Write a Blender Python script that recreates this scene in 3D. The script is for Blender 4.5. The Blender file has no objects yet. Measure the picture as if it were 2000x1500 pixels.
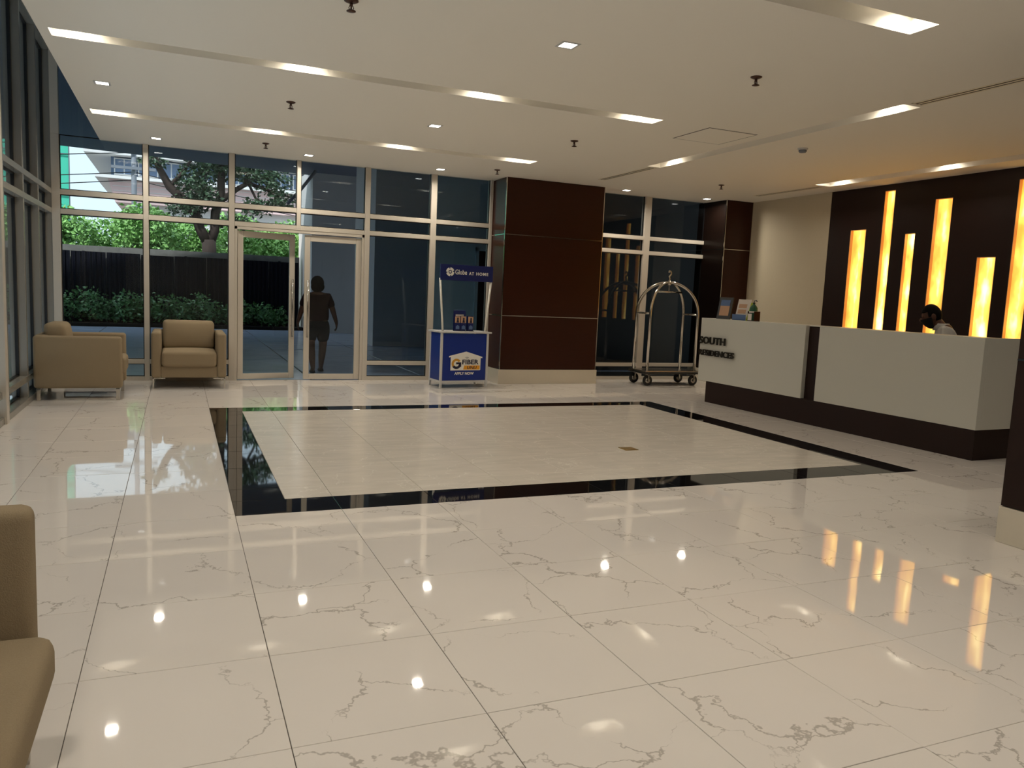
import bpy, bmesh, math, random
import numpy as np
from mathutils import Vector, Matrix, Euler

random.seed(7)
rng = np.random.default_rng(7)
scene = bpy.context.scene
COL = scene.collection
PI = math.pi

# ------------------------------------------------------------------ camera, world, light, exposure
YAW, PITCH, ROLL, FPX, CAM_H = 0.404377861, 0.113835176, 0.0440276791, 1534.13936, 1.5


def cam_axes():
    f = Vector((math.sin(YAW) * math.cos(PITCH), math.cos(YAW) * math.cos(PITCH), -math.sin(PITCH)))
    r0 = Vector((math.cos(YAW), -math.sin(YAW), 0))
    u0 = r0.cross(f)
    r = r0 * math.cos(ROLL) + u0 * math.sin(ROLL)
    u = -r0 * math.sin(ROLL) + u0 * math.cos(ROLL)
    return r, u, f


cr, cu, cf = cam_axes()
cam_data = bpy.data.cameras.new('camera')
cam = bpy.data.objects.new('camera', cam_data)
COL.objects.link(cam)
M4 = Matrix.Identity(4)
for i in range(3):
    M4[i][0], M4[i][1], M4[i][2] = cr[i], cu[i], -cf[i]
M4[2][3] = CAM_H
cam.matrix_world = M4
cam_data.sensor_fit = 'HORIZONTAL'
cam_data.sensor_width = 36
cam_data.lens = FPX / 2000 * 36
cam_data.clip_start = 0.05
cam_data.clip_end = 400
scene.camera = cam

vs = scene.view_settings
vs.view_transform = 'Standard'
vs.look = 'None'
vs.gamma = 1
vs.use_curve_mapping = False
vs.exposure = 0.0

world = bpy.data.worlds.new('world')
scene.world = world
world.use_nodes = True
wn = world.node_tree
bg = wn.nodes['Background']
bg.inputs[0].default_value = (0.80, 0.93, 1.0, 1)
bg.inputs[1].default_value = 1.6

sun_d = bpy.data.lights.new('sun', 'SUN')
sun_d.energy = 5.5
sun_d.angle = math.radians(3)
sun_d.color = (1, 0.96, 0.9)
sun = bpy.data.objects.new('sun', sun_d)
COL.objects.link(sun)
sun.rotation_euler = Vector((0.45, 0.55, -0.8)).to_track_quat('-Z', 'Y').to_euler()

DOWN_W, COVE_W, BAR_E = 12.9, 3.7, 4.8
LAMP_COL = (1.0, 0.925, 0.78)


# ------------------------------------------------------------------ materials
def lin(c):
    c = c / 255
    return c / 12.92 if c <= 0.04045 else ((c + 0.055) / 1.055) ** 2.4


def rgb(r, g, b):
    return (lin(r), lin(g), lin(b), 1)


def mat(name, color, rough=0.5, metal=0.0, spec=0.5, coat=0.0, noise=0.0, nscale=20.0, stretch=(1, 1, 1), bump=0.0):
    m = bpy.data.materials.new(name)
    m.use_nodes = True
    nt = m.node_tree
    b = nt.nodes['Principled BSDF']
    b.inputs['Base Color'].default_value = color
    b.inputs['Roughness'].default_value = rough
    b.inputs['Metallic'].default_value = metal
    b.inputs['Specular IOR Level'].default_value = spec
    b.inputs['Coat Weight'].default_value = coat
    b.inputs['Coat Roughness'].default_value = 0.03
    if noise > 0 or bump > 0:
        tc = nt.nodes.new('ShaderNodeTexCoord')
        mp = nt.nodes.new('ShaderNodeMapping')
        mp.inputs['Scale'].default_value = stretch
        nz = nt.nodes.new('ShaderNodeTexNoise')
        nz.inputs['Scale'].default_value = nscale
        nz.inputs['Detail'].default_value = 4
        nt.links.new(tc.outputs['Object'], mp.inputs[0])
        nt.links.new(mp.outputs[0], nz.inputs['Vector'])
        if noise > 0:
            mx = nt.nodes.new('ShaderNodeMix')
            mx.data_type = 'RGBA'
            mx.inputs['A'].default_value = tuple(c * (1 - noise) for c in color[:3]) + (1,)
            mx.inputs['B'].default_value = tuple(min(1, c * (1 + noise)) for c in color[:3]) + (1,)
            nt.links.new(nz.outputs['Fac'], mx.inputs['Factor'])
            nt.links.new(mx.outputs['Result'], b.inputs['Base Color'])
        if bump > 0:
            bp = nt.nodes.new('ShaderNodeBump')
            bp.inputs['Strength'].default_value = bump
            bp.inputs['Distance'].default_value = 0.01
            nt.links.new(nz.outputs['Fac'], bp.inputs['Height'])
            nt.links.new(bp.outputs[0], b.inputs['Normal'])
    return m


def emis(name, color, strength):
    m = bpy.data.materials.new(name)
    m.use_nodes = True
    nt = m.node_tree
    b = nt.nodes['Principled BSDF']
    b.inputs['Base Color'].default_value = (0.8, 0.8, 0.8, 1)
    b.inputs['Emission Color'].default_value = color
    b.inputs['Emission Strength'].default_value = strength
    return m


def glass_mat(name, tint, boost=1.0):
    m = bpy.data.materials.new(name)
    m.use_nodes = True
    nt = m.node_tree
    for n in list(nt.nodes):
        nt.nodes.remove(n)
    out = nt.nodes.new('ShaderNodeOutputMaterial')
    tr = nt.nodes.new('ShaderNodeBsdfTransparent')
    tr.inputs[0].default_value = tint
    gl = nt.nodes.new('ShaderNodeBsdfGlossy')
    gl.inputs['Roughness'].default_value = 0.0
    gl.inputs['Color'].default_value = (0.9, 0.95, 1, 1)
    lw = nt.nodes.new('ShaderNodeLayerWeight')
    lw.inputs[0].default_value = 0.5
    pw = nt.nodes.new('ShaderNodeMath')
    pw.operation = 'POWER'
    pw.inputs[1].default_value = 5
    ma = nt.nodes.new('ShaderNodeMath')
    ma.operation = 'MULTIPLY_ADD'
    ma.inputs[1].default_value = 0.95
    ma.inputs[2].default_value = 0.025 * boost
    mx = nt.nodes.new('ShaderNodeMixShader')
    nt.links.new(lw.outputs['Facing'], pw.inputs[0])
    nt.links.new(pw.outputs[0], ma.inputs[0])
    nt.links.new(ma.outputs[0], mx.inputs[0])
    nt.links.new(tr.outputs[0], mx.inputs[1])
    nt.links.new(gl.outputs[0], mx.inputs[2])
    nt.links.new(mx.outputs[0], out.inputs[0])
    return m


def marble(name, base, vein, rough, vein_amt, bump, scale=1.0, fine=0.0):
    m = bpy.data.materials.new(name)
    m.use_nodes = True
    nt = m.node_tree
    L = nt.links
    N = nt.nodes.new
    b = nt.nodes['Principled BSDF']
    b.inputs['Roughness'].default_value = rough
    b.inputs['IOR'].default_value = 1.55
    tc = N('ShaderNodeTexCoord')
    oi = N('ShaderNodeObjectInfo')
    mul = N('ShaderNodeMath'); mul.operation = 'MULTIPLY'; mul.inputs[1].default_value = 61.0
    L.new(oi.outputs['Random'], mul.inputs[0])
    add = N('ShaderNodeVectorMath'); add.operation = 'ADD'
    cx = N('ShaderNodeCombineXYZ')
    L.new(mul.outputs[0], cx.inputs[0]); L.new(mul.outputs[0], cx.inputs[2])
    L.new(tc.outputs['Object'], add.inputs[0]); L.new(cx.outputs[0], add.inputs[1])
    wz = N('ShaderNodeTexNoise'); wz.inputs['Scale'].default_value = 3.2 * scale; wz.inputs['Detail'].default_value = 5; wz.inputs['Roughness'].default_value = 0.62
    L.new(add.outputs[0], wz.inputs['Vector'])
    sc = N('ShaderNodeVectorMath'); sc.operation = 'MULTIPLY_ADD'
    sc.inputs[1].default_value = (0.42 / scale,) * 3
    L.new(wz.outputs['Color'], sc.inputs[0]); L.new(add.outputs[0], sc.inputs[2])
    vo = N('ShaderNodeTexVoronoi'); vo.feature = 'DISTANCE_TO_EDGE'; vo.inputs['Scale'].default_value = 1.35 * scale
    L.new(sc.outputs[0], vo.inputs['Vector'])
    # width modulated by a second noise, broken by a mask
    mk = N('ShaderNodeTexNoise'); mk.inputs['Scale'].default_value = 2.6 * scale; mk.inputs['Detail'].default_value = 3
    L.new(add.outputs[0], mk.inputs['Vector'])
    wd = N('ShaderNodeMapRange'); wd.inputs['From Min'].default_value = 0.40; wd.inputs['From Max'].default_value = 0.70
    wd.inputs['To Min'].default_value = 0.0025; wd.inputs['To Max'].default_value = 0.013
    L.new(mk.outputs['Fac'], wd.inputs['Value'])
    dv = N('ShaderNodeMath'); dv.operation = 'DIVIDE'
    L.new(vo.outputs['Distance'], dv.inputs[0]); L.new(wd.outputs[0], dv.inputs[1])
    sm = N('ShaderNodeMapRange'); sm.interpolation_type = 'SMOOTHSTEP'
    sm.inputs['From Min'].default_value = 0.25; sm.inputs['From Max'].default_value = 1.3
    sm.inputs['To Min'].default_value = 1.0; sm.inputs['To Max'].default_value = 0.0
    L.new(dv.outputs[0], sm.inputs['Value'])
    br = N('ShaderNodeMapRange'); br.interpolation_type = 'SMOOTHSTEP'
    br.inputs['From Min'].default_value = 0.37; br.inputs['From Max'].default_value = 0.53
    L.new(mk.outputs['Fac'], br.inputs['Value'])
    vm = N('ShaderNodeMath'); vm.operation = 'MULTIPLY'
    L.new(sm.outputs[0], vm.inputs[0]); L.new(br.outputs[0], vm.inputs[1])
    va = N('ShaderNodeMath'); va.operation = 'MULTIPLY'; va.inputs[1].default_value = vein_amt
    L.new(vm.outputs[0], va.inputs[0])
    # soft cloudiness
    cl = N('ShaderNodeTexNoise'); cl.inputs['Scale'].default_value = 2.0 * scale; cl.inputs['Detail'].default_value = 6
    cm = N('ShaderNodeMapping'); cm.inputs['Scale'].default_value = (0.6, 2.2, 1) if fine else (1, 1, 1)
    L.new(add.outputs[0], cm.inputs[0]); L.new(cm.outputs[0], cl.inputs['Vector'])
    c0 = N('ShaderNodeMix'); c0.data_type = 'RGBA'
    k = 0.035 + fine
    c0.inputs['A'].default_value = tuple(c * (1 - k) for c in base[:3]) + (1,)
    c0.inputs['B'].default_value = tuple(min(1, c * (1 + k)) for c in base[:3]) + (1,)
    L.new(cl.outputs['Fac'], c0.inputs['Factor'])
    c1 = N('ShaderNodeMix'); c1.data_type = 'RGBA'
    c1.inputs['B'].default_value = vein
    L.new(c0.outputs['Result'], c1.inputs['A']); L.new(va.outputs[0], c1.inputs['Factor'])
    L.new(c1.outputs['Result'], b.inputs['Base Color'])
    if bump > 0:
        bz = N('ShaderNodeTexNoise'); bz.inputs['Scale'].default_value = 5.0; bz.inputs['Detail'].default_value = 1
        L.new(add.outputs[0], bz.inputs['Vector'])
        bp = N('ShaderNodeBump'); bp.inputs['Strength'].default_value = 1.0; bp.inputs['Distance'].default_value = bump
        L.new(bz.outputs['Fac'], bp.inputs['Height']); L.new(bp.outputs[0], b.inputs['Normal'])
    return m


def onyx(name):
    m = bpy.data.materials.new(name)
    m.use_nodes = True
    nt = m.node_tree
    L = nt.links
    N = nt.nodes.new
    b = nt.nodes['Principled BSDF']
    b.inputs['Base Color'].default_value = rgb(150, 110, 60)
    tc = N('ShaderNodeTexCoord')
    oi = N('ShaderNodeObjectInfo')
    mul = N('ShaderNodeMath'); mul.operation = 'MULTIPLY'; mul.inputs[1].default_value = 31.0
    L.new(oi.outputs['Random'], mul.inputs[0])
    add = N('ShaderNodeVectorMath'); add.operation = 'ADD'
    cx = N('ShaderNodeCombineXYZ'); L.new(mul.outputs[0], cx.inputs[0])
    L.new(tc.outputs['Object'], add.inputs[0]); L.new(cx.outputs[0], add.inputs[1])
    n1 = N('ShaderNodeTexNoise'); n1.inputs['Scale'].default_value = 3.6; n1.inputs['Detail'].default_value = 3
    mp = N('ShaderNodeMapping'); mp.inputs['Scale'].default_value = (1, 1.2, 0.6)
    L.new(add.outputs[0], mp.inputs[0]); L.new(mp.outputs[0], n1.inputs['Vector'])
    # the lamp tube behind the stone runs up the middle: |y| is the distance from it
    sx = N('ShaderNodeSeparateXYZ'); L.new(tc.outputs['Object'], sx.inputs[0])
    ab = N('ShaderNodeMath'); ab.operation = 'ABSOLUTE'; L.new(sx.outputs[1], ab.inputs[0])
    tb = N('ShaderNodeMapRange'); tb.inputs['From Min'].default_value = 0.0; tb.inputs['From Max'].default_value = 0.16
    tb.inputs['To Min'].default_value = 0.30; tb.inputs['To Max'].default_value = -0.06
    L.new(ab.outputs[0], tb.inputs['Value'])
    su = N('ShaderNodeMath'); su.operation = 'ADD'
    L.new(n1.outputs['Fac'], su.inputs[0]); L.new(tb.outputs[0], su.inputs[1])
    cr_ = N('ShaderNodeValToRGB')
    e = cr_.color_ramp.elements
    e[0].position = 0.28; e[0].color = (0.20, 0.075, 0.008, 1)
    e[1].position = 0.96; e[1].color = (0.85, 0.66, 0.22, 1)
    x = e.new(0.58); x.color = (0.34, 0.145, 0.02, 1)
    x = e.new(0.76); x.color = (0.50, 0.27, 0.042, 1)
    L.new(su.outputs[0], cr_.inputs[0])
    L.new(cr_.outputs[0], b.inputs['Emission Color'])
    b.inputs['Emission Strength'].default_value = BAR_E
    return m


MT = {}
MT['ceil'] = mat('ceiling_paint', rgb(240, 234, 222), 0.75)
MT['cove'] = mat('cove_paint', rgb(232, 222, 200), 0.6)
MT['tile'] = marble('white_marble_tile', rgb(230, 222, 215), rgb(138, 127, 115), 0.03, 0.55, 0.00022)
MT['rugtile'] = marble('beige_stone_tile', rgb(218, 209, 197), rgb(244, 238, 226), 0.2, 0.7, 0.0, scale=2.2, fine=0.12)
MT['black'] = mat('black_granite', rgb(20, 19, 20), 0.03, noise=0.2, nscale=60)
MT['grout'] = mat('grout', rgb(84, 76, 68), 0.9)
MT['alu'] = mat('taupe_aluminium', rgb(200, 191, 178), 0.35, metal=0.1)
MT['alud'] = mat('grey_aluminium', rgb(150, 145, 136), 0.25, metal=0.35)
MT['gasket'] = mat('black_gasket', rgb(14, 14, 16), 0.5)
MT['glass'] = glass_mat('tinted_glass', (0.81, 0.855, 0.885, 1))
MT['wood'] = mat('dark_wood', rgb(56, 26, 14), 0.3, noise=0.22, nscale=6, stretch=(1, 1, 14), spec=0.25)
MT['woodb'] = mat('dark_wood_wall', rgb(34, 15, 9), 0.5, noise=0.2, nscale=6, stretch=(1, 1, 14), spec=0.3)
MT['woodshade'] = mat('shaded_side_wood', rgb(18, 9, 6), 0.35, noise=0.2, nscale=6, stretch=(1, 1, 14), spec=0.2)  # darker copy of the wood: shade on the narrow column's sides, as colour
MT['chrome'] = mat('chrome', rgb(205, 200, 192), 0.12, metal=1.0)
MT['steel'] = mat('brushed_steel', rgb(180, 176, 168), 0.25, metal=1.0)
MT['skirt'] = mat('cream_stone', rgb(214, 204, 186), 0.12, noise=0.05, nscale=3)
MT['beige'] = mat('beige_wallpaper', rgb(205, 192, 166), 0.7, noise=0.03, nscale=30)
MT['white'] = mat('white_solid_surface', rgb(206, 204, 194), 0.35)
MT['cream'] = mat('cream_paint', rgb(216, 206, 188), 0.8)
MT['fabric'] = mat('beige_fabric', rgb(148, 131, 106), 0.95, noise=0.12, nscale=260, bump=0.35, spec=0.2)
MT['onyx'] = onyx('backlit_onyx')
MT['lining'] = mat('light_slot_lining', rgb(226, 178, 130), 0.5)
MT['lamp'] = emis('lamp_diffuser', (1.0, 0.93, 0.82, 1), 14)
MT['darkslot'] = mat('dark_slot', rgb(26, 20, 22), 0.6)
MT['brass'] = mat('brass', rgb(170, 135, 60), 0.3, metal=1.0)
MT['bronze'] = mat('dark_bronze', rgb(84, 58, 48), 0.4, metal=0.6)
MT['rubber'] = mat('black_rubber', rgb(16, 16, 16), 0.5)
MT['kblue'] = mat('blue_print', rgb(14, 44, 128), 0.35)
MT['kblued'] = mat('dark_blue_print', rgb(13, 28, 88), 0.4)
MT['kwhite'] = mat('white_print', rgb(236, 232, 222), 0.5)
MT['korange'] = mat('orange_print', rgb(232, 160, 40), 0.5)
MT['kgold'] = mat('gold_print', rgb(206, 150, 50), 0.5)
MT['kdark'] = mat('navy_print', rgb(20, 20, 52), 0.5)
MT['plastic'] = mat('white_plastic', rgb(200, 198, 196), 0.4)
MT['skin'] = mat('brown_skin', rgb(92, 58, 42), 0.55)
MT['hair'] = mat('black_hair', rgb(5, 4, 4), 0.7, spec=0.15)
MT['maroon'] = mat('maroon_cloth', rgb(44, 12, 14), 0.9)
MT['blackcloth'] = mat('black_cloth', rgb(18, 18, 22), 0.9)
MT['whitecloth'] = mat('white_cloth', rgb(205, 203, 200), 0.9)
MT['metalsign'] = mat('dark_metal_letters', rgb(62, 58, 50), 0.35, metal=0.7)
MT['fence'] = mat('navy_sheet_metal', rgb(5, 6, 20), 0.6, spec=0.2, noise=0.35, nscale=3, stretch=(6, 6, 0.4))
MT['concrete'] = mat('weathered_concrete', rgb(120, 118, 112), 0.9, noise=0.35, nscale=5)
MT['paver'] = mat('sky_sheen_paver', rgb(190, 202, 226), 0.2, noise=0.15, nscale=3, bump=0.15)  # pale blue base colour stands in for sky reflected on wet paving
MT['gwall'] = mat('grey_render', rgb(212, 209, 206), 0.85, noise=0.04, nscale=2)
MT['skytint'] = mat('sky_tinted_render', rgb(200, 230, 244), 0.8, noise=0.05, nscale=2)  # blue tint of the skylight put into the wall colour
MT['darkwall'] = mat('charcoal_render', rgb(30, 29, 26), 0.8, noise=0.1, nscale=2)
MT['soffit'] = mat('slate_soffit', rgb(92, 104, 124), 0.7)
MT['leafa'] = mat('bright_leaf', rgb(132, 178, 98), 0.5, noise=0.7, nscale=2.5)
MT['leafb'] = mat('dark_tree_leaf', rgb(56, 82, 54), 0.5, noise=0.4, nscale=2)
MT['leafc'] = mat('glossy_shrub_leaf', rgb(104, 148, 92), 0.2, noise=0.4, nscale=4)
MT['bark'] = mat('dark_bark', rgb(58, 46, 40), 0.9, noise=0.35, nscale=6, bump=0.5)
MT['soil'] = mat('dark_soil', rgb(24, 20, 18), 0.9)
MT['pink'] = mat('pink_facade', rgb(240, 206, 204), 0.8)
MT['fwhite'] = mat('white_facade', rgb(232, 230, 228), 0.8)
MT['fglass'] = mat('blue_window_glass', rgb(96, 118, 150), 0.15)
MT['net'] = mat('green_scaffold_net', rgb(70, 190, 160), 0.8)
MT['polegrey'] = mat('grey_pole', rgb(120, 124, 132), 0.7)
MT['green'] = mat('green_label', rgb(26, 82, 56), 0.4)
MT['lime'] = mat('lime_card', rgb(168, 196, 64), 0.6)
MT['paper'] = mat('white_paper', rgb(215, 205, 196), 0.7)
MT['bluep'] = mat('blue_card', rgb(84, 108, 150), 0.6)
MT['tan'] = mat('tan_print', rgb(190, 150, 120), 0.6)
MT['blackp'] = mat('black_plastic', rgb(14, 14, 15), 0.35)


# ------------------------------------------------------------------ mesh helpers
def box(bm, x0, x1, y0, y1, z0, z1):
    v = [bm.verts.new(p) for p in ((x0, y0, z0), (x1, y0, z0), (x1, y1, z0), (x0, y1, z0), (x0, y0, z1), (x1, y0, z1), (x1, y1, z1), (x0, y1, z1))]
    for f in ((3, 2, 1, 0), (4, 5, 6, 7), (0, 1, 5, 4), (1, 2, 6, 5), (2, 3, 7, 6), (3, 0, 4, 7)):
        bm.faces.new([v[i] for i in f])
    return v


def boxes(lst, bevel=0.0, seg=2):
    bm = bmesh.new()
    for b in lst:
        box(bm, *b)
    if bevel > 0:
        bmesh.ops.bevel(bm, geom=list(bm.edges), offset=bevel, segments=seg, profile=0.5, affect='EDGES')
    return bm


def tube(bm, pts, rad, seg=10, caps=True):
    pts = [Vector(p) for p in pts]
    n = len(pts)
    rads = rad if isinstance(rad, (list, tuple)) else [rad] * n
    rings = []
    up = None
    for i, p in enumerate(pts):
        t = (pts[min(i + 1, n - 1)] - pts[max(i - 1, 0)]).normalized()
        if up is None:
            a = Vector((0, 0, 1)) if abs(t.z) < 0.9 else Vector((1, 0, 0))
        else:
            a = up
        s = t.cross(a).normalized()
        up = s.cross(t).normalized()
        rings.append([bm.verts.new(p + (s * math.cos(2 * PI * k / seg) + up * math.sin(2 * PI * k / seg)) * rads[i]) for k in range(seg)])
    for i in range(n - 1):
        for k in range(seg):
            f = bm.faces.new((rings[i][k], rings[i][(k + 1) % seg], rings[i + 1][(k + 1) % seg], rings[i + 1][k]))
            f.smooth = True
    if caps:
        bm.faces.new(rings[0])
        bm.faces.new(list(reversed(rings[-1])))
    return bm


def lathe(bm, prof, seg=16, cx=0, cy=0):
    rings = []
    for r, z in prof:
        rings.append([bm.verts.new((cx + r * math.cos(2 * PI * k / seg), cy + r * math.sin(2 * PI * k / seg), z)) for k in range(seg)])
    for i in range(len(prof) - 1):
        for k in range(seg):
            f = bm.faces.new((rings[i][k], rings[i][(k + 1) % seg], rings[i + 1][(k + 1) % seg], rings[i + 1][k]))
            f.smooth = True
    bm.faces.new(list(reversed(rings[0])))
    bm.faces.new(rings[-1])
    return bm


def prism(bm, pts, d0, d1, axis='y'):
    """polygon in two axes extruded along the third"""
    def P(a, b, d):
        return (a, d, b) if axis == 'y' else ((d, a, b) if axis == 'x' else (a, b, d))
    lo = [bm.verts.new(P(a, b, d0)) for a, b in pts]
    hi = [bm.verts.new(P(a, b, d1)) for a, b in pts]
    n = len(pts)
    bm.faces.new(lo)
    bm.faces.new(list(reversed(hi)))
    for i in range(n):
        bm.faces.new((lo[i], lo[(i + 1) % n], hi[(i + 1) % n], hi[i]))
    return bm


def finish(bm):
    bmesh.ops.recalc_face_normals(bm, faces=list(bm.faces))


def obj(name, bm, m, parent=None, loc=None, rot=None, smooth=False, kind=None):
    if isinstance(bm, bmesh.types.BMesh):
        finish(bm)
        me = bpy.data.meshes.new(name)
        if smooth:
            for f in bm.faces:
                f.smooth = True
        bm.to_mesh(me)
        bm.free()
    else:
        me = bm
    if m is not None and not me.materials:
        me.materials.append(MT[m] if isinstance(m, str) else m)
    o = bpy.data.objects.new(name, me)
    COL.objects.link(o)
    if parent is not None:
        o.parent = parent
    if loc is not None:
        o.location = loc
    if rot is not None:
        o.rotation_euler = rot
    if kind:
        o['kind'] = kind
    return o


def tag(o, label, cat, group=None):
    o['label'] = label
    o['category'] = cat
    if group:
        o['group'] = group
    return o


def thing(name, label, cat, loc=(0, 0, 0), rotz=0.0, group=None):
    o = bpy.data.objects.new(name, None)
    o.empty_display_size = 0.1
    COL.objects.link(o)
    o.location = loc
    o.rotation_euler = (0, 0, rotz)
    return tag(o, label, cat, group)


def structure(name, label=None):
    o = bpy.data.objects.new(name, None)
    COL.objects.link(o)
    o['kind'] = 'structure'
    if label:
        o['label'] = label
    return o


def clone(root, loc, rotz=None, label=None):
    c = root.copy()
    COL.objects.link(c)
    c.location = loc
    if rotz is not None:
        c.rotation_euler = (0, 0, rotz)
    if label:
        c['label'] = label

    def kids(src, dst):
        for ch in list(src.children):
            k = ch.copy()
            COL.objects.link(k)
            k.parent = dst
            kids(ch, k)
    kids(root, c)
    return c


def area_light(name, parent, loc, size, energy, color=LAMP_COL, spread=PI * 0.9, rot=None):
    d = bpy.data.lights.new(name, 'AREA')
    d.shape = 'SQUARE'
    d.size = size
    d.energy = energy
    d.color = color
    d.spread = spread
    o = bpy.data.objects.new(name, d)
    COL.objects.link(o)
    o.parent = parent
    o.location = loc
    if rot:
        o.rotation_euler = rot
    return o


def leaf_mesh(name, centers, size, seed=0, droop=0.3, aspect=0.5):
    """many small folded leaves, each 4 verts / 2 triangles"""
    g = np.random.default_rng(seed)
    n = len(centers)
    d = g.normal(size=(n, 3)); d[:, 2] = d[:, 2] * 0.6 - droop
    d /= np.linalg.norm(d, axis=1)[:, None]
    a = g.normal(size=(n, 3))
    s = np.cross(d, a); s /= np.linalg.norm(s, axis=1)[:, None]
    nn = np.cross(s, d)
    sz = size * g.uniform(0.6, 1.4, size=(n, 1))
    base = centers
    tip = centers + d * sz
    mid = centers + d * sz * 0.5 + nn * sz * 0.12
    l = mid + s * sz * aspect * 0.5
    r = mid - s * sz * aspect * 0.5
    V = np.stack([base, l, tip, r], axis=1).reshape(-1, 3)
    idx = np.arange(n)[:, None] * 4
    F = np.concatenate([idx + np.array([[0, 1, 2]]), idx + np.array([[0, 2, 3]])], axis=1).reshape(-1)
    me = bpy.data.meshes.new(name)
    me.vertices.add(len(V)); me.vertices.foreach_set('co', V.astype(np.float32).ravel())
    me.loops.add(len(F)); me.loops.foreach_set('vertex_index', F.astype(np.int32))
    me.polygons.add(len(F) // 3)
    me.polygons.foreach_set('loop_start', np.arange(0, len(F), 3, dtype=np.int32))
    me.update(calc_edges=True)
    return me


def blob_points(blobs, n, seed, shell=0.35):
    """points in the outer part of a union of ellipsoids (cx,cy,cz,rx,ry,rz)"""
    g = np.random.default_rng(seed)
    B = np.array(blobs, float)
    w = B[:, 3] * B[:, 5]
    k = g.choice(len(B), size=n, p=w / w.sum())
    d = g.normal(size=(n, 3)); d /= np.linalg.norm(d, axis=1)[:, None]
    r = (1 - shell * g.random((n, 1)) ** 1.5)
    return B[k, :3] + d * r * B[k, 3:]


def text_mesh(body, size, extrude, offset=0.0, align='LEFT', shear=0.0, space=1.0):
    cu_ = bpy.data.curves.new('t', 'FONT')
    cu_.body = body
    cu_.size = size
    cu_.extrude = extrude
    cu_.offset = offset
    cu_.align_x = align
    cu_.shear = shear
    cu_.space_character = space
    cu_.resolution_u = 3
    o = bpy.data.objects.new('t', cu_)
    COL.objects.link(o)
    dg = bpy.context.evaluated_depsgraph_get()
    me = bpy.data.meshes.new_from_object(o.evaluated_get(dg))
    bpy.data.objects.remove(o)
    bpy.data.curves.remove(cu_)
    return me


def fit_mesh(me, w, h):
    """scale a text mesh to a width/height, lower left at the origin"""
    co = np.empty(len(me.vertices) * 3, np.float32)
    me.vertices.foreach_get('co', co)
    co = co.reshape(-1, 3)
    mn, mx = co.min(0), co.max(0)
    co[:, 0] = (co[:, 0] - mn[0]) * (w / max(1e-6, mx[0] - mn[0]))
    co[:, 1] = (co[:, 1] - mn[1]) * (h / max(1e-6, mx[1] - mn[1]))
    me.vertices.foreach_set('co', co.ravel())
    me.update()
    return me


def skin_bm(verts, edges, radii, sub=2):
    me = bpy.data.meshes.new('sk')
    me.from_pydata(verts, edges, [])
    o = bpy.data.objects.new('sk', me)
    COL.objects.link(o)
    sk = o.modifiers.new('s', 'SKIN')
    for i, r in enumerate(radii):
        rr = r if isinstance(r, tuple) else (r, r)
        me.skin_vertices[0].data[i].radius = rr
        me.skin_vertices[0].data[i].use_root = (i == 0)
    sk.use_smooth_shade = True
    ss = o.modifiers.new('u', 'SUBSURF')
    ss.levels = sub
    dg = bpy.context.evaluated_depsgraph_get()
    out = bpy.data.meshes.new_from_object(o.evaluated_get(dg))
    bpy.data.objects.remove(o)
    bpy.data.meshes.remove(me)
    bm = bmesh.new()
    bm.from_mesh(out)
    bpy.data.meshes.remove(out)
    return bm


def ellipsoid(bm, c, r, seg=20, rings=14, fn=None, rot=None):
    g = bmesh.ops.create_uvsphere(bm, u_segments=seg, v_segments=rings, radius=1)
    for v in g['verts']:
        p = v.co.copy()
        if fn:
            p = fn(p)
        p = Vector((p.x * r[0], p.y * r[1], p.z * r[2]))
        if rot:
            p.rotate(rot)
        v.co = p + Vector(c)
    fs = {f for v in g['verts'] for f in v.link_faces}
    for f in fs:
        f.smooth = True
    return g['verts']


# ------------------------------------------------------------------ key dimensions
XL, XLG = -1.60, -1.70         # inner face of the left curtain wall's mullions, its glass
YB = 12.72                     # window wall
XR = 9.90                      # reception wall
YF = -4.0                      # wall behind the camera
ZC = 3.393                     # ceiling
ZT = 4.8                       # high strip beside the left glass
GX, GY = 0.682, 0.687          # floor tile pitch
TX0, TY0 = 0.335, 5.22         # a corner of the grid: the near corner of the stone inlay
RX0, RX1, RY0, RY1 = TX0, TX0 + 9 * GX, TY0, 9.88
BW = 0.35


# ------------------------------------------------------------------ floor: slab plus tiles
fbm = boxes([(XL - 0.16, XR + 0.3, YF, YB + 0.06, -0.12, -0.0035)])
floor = obj('floor', fbm, 'grout', kind='structure')

tile_cache = {}


def tile_mesh(w, d, m):
    key = (round(w, 3), round(d, 3), m)
    if key not in tile_cache:
        bm = bmesh.new()
        c, t = 0.0012, 0.012
        hw, hd = w / 2, d / 2
        top = [bm.verts.new(p) for p in ((-hw + c, -hd + c, 0), (hw - c, -hd + c, 0), (hw - c, hd - c, 0), (-hw + c, hd - c, 0))]
        mid = [bm.verts.new(p) for p in ((-hw, -hd, -c), (hw, -hd, -c), (hw, hd, -c), (-hw, hd, -c))]
        low = [bm.verts.new((v.co.x, v.co.y, -t)) for v in mid]
        bm.faces.new(top)
        for i in range(4):
            j = (i + 1) % 4
            bm.faces.new((mid[i], mid[j], top[j], top[i]))
            bm.faces.new((low[i], low[j], mid[j], mid[i]))
        finish(bm)
        me = bpy.data.meshes.new('tile')
        bm.to_mesh(me)
        bm.free()
        me.materials.append(MT[m])
        tile_cache[key] = me
    return tile_cache[key]


def cuts(a, b, origin, pitch):
    k = math.floor((a - origin) / pitch) + 1
    out = [a]
    while origin + k * pitch < b - 0.02:
        if origin + k * pitch > a + 0.02:
            out.append(origin + k * pitch)
        k += 1
    out.append(b)
    return list(zip(out[:-1], out[1:]))


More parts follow.
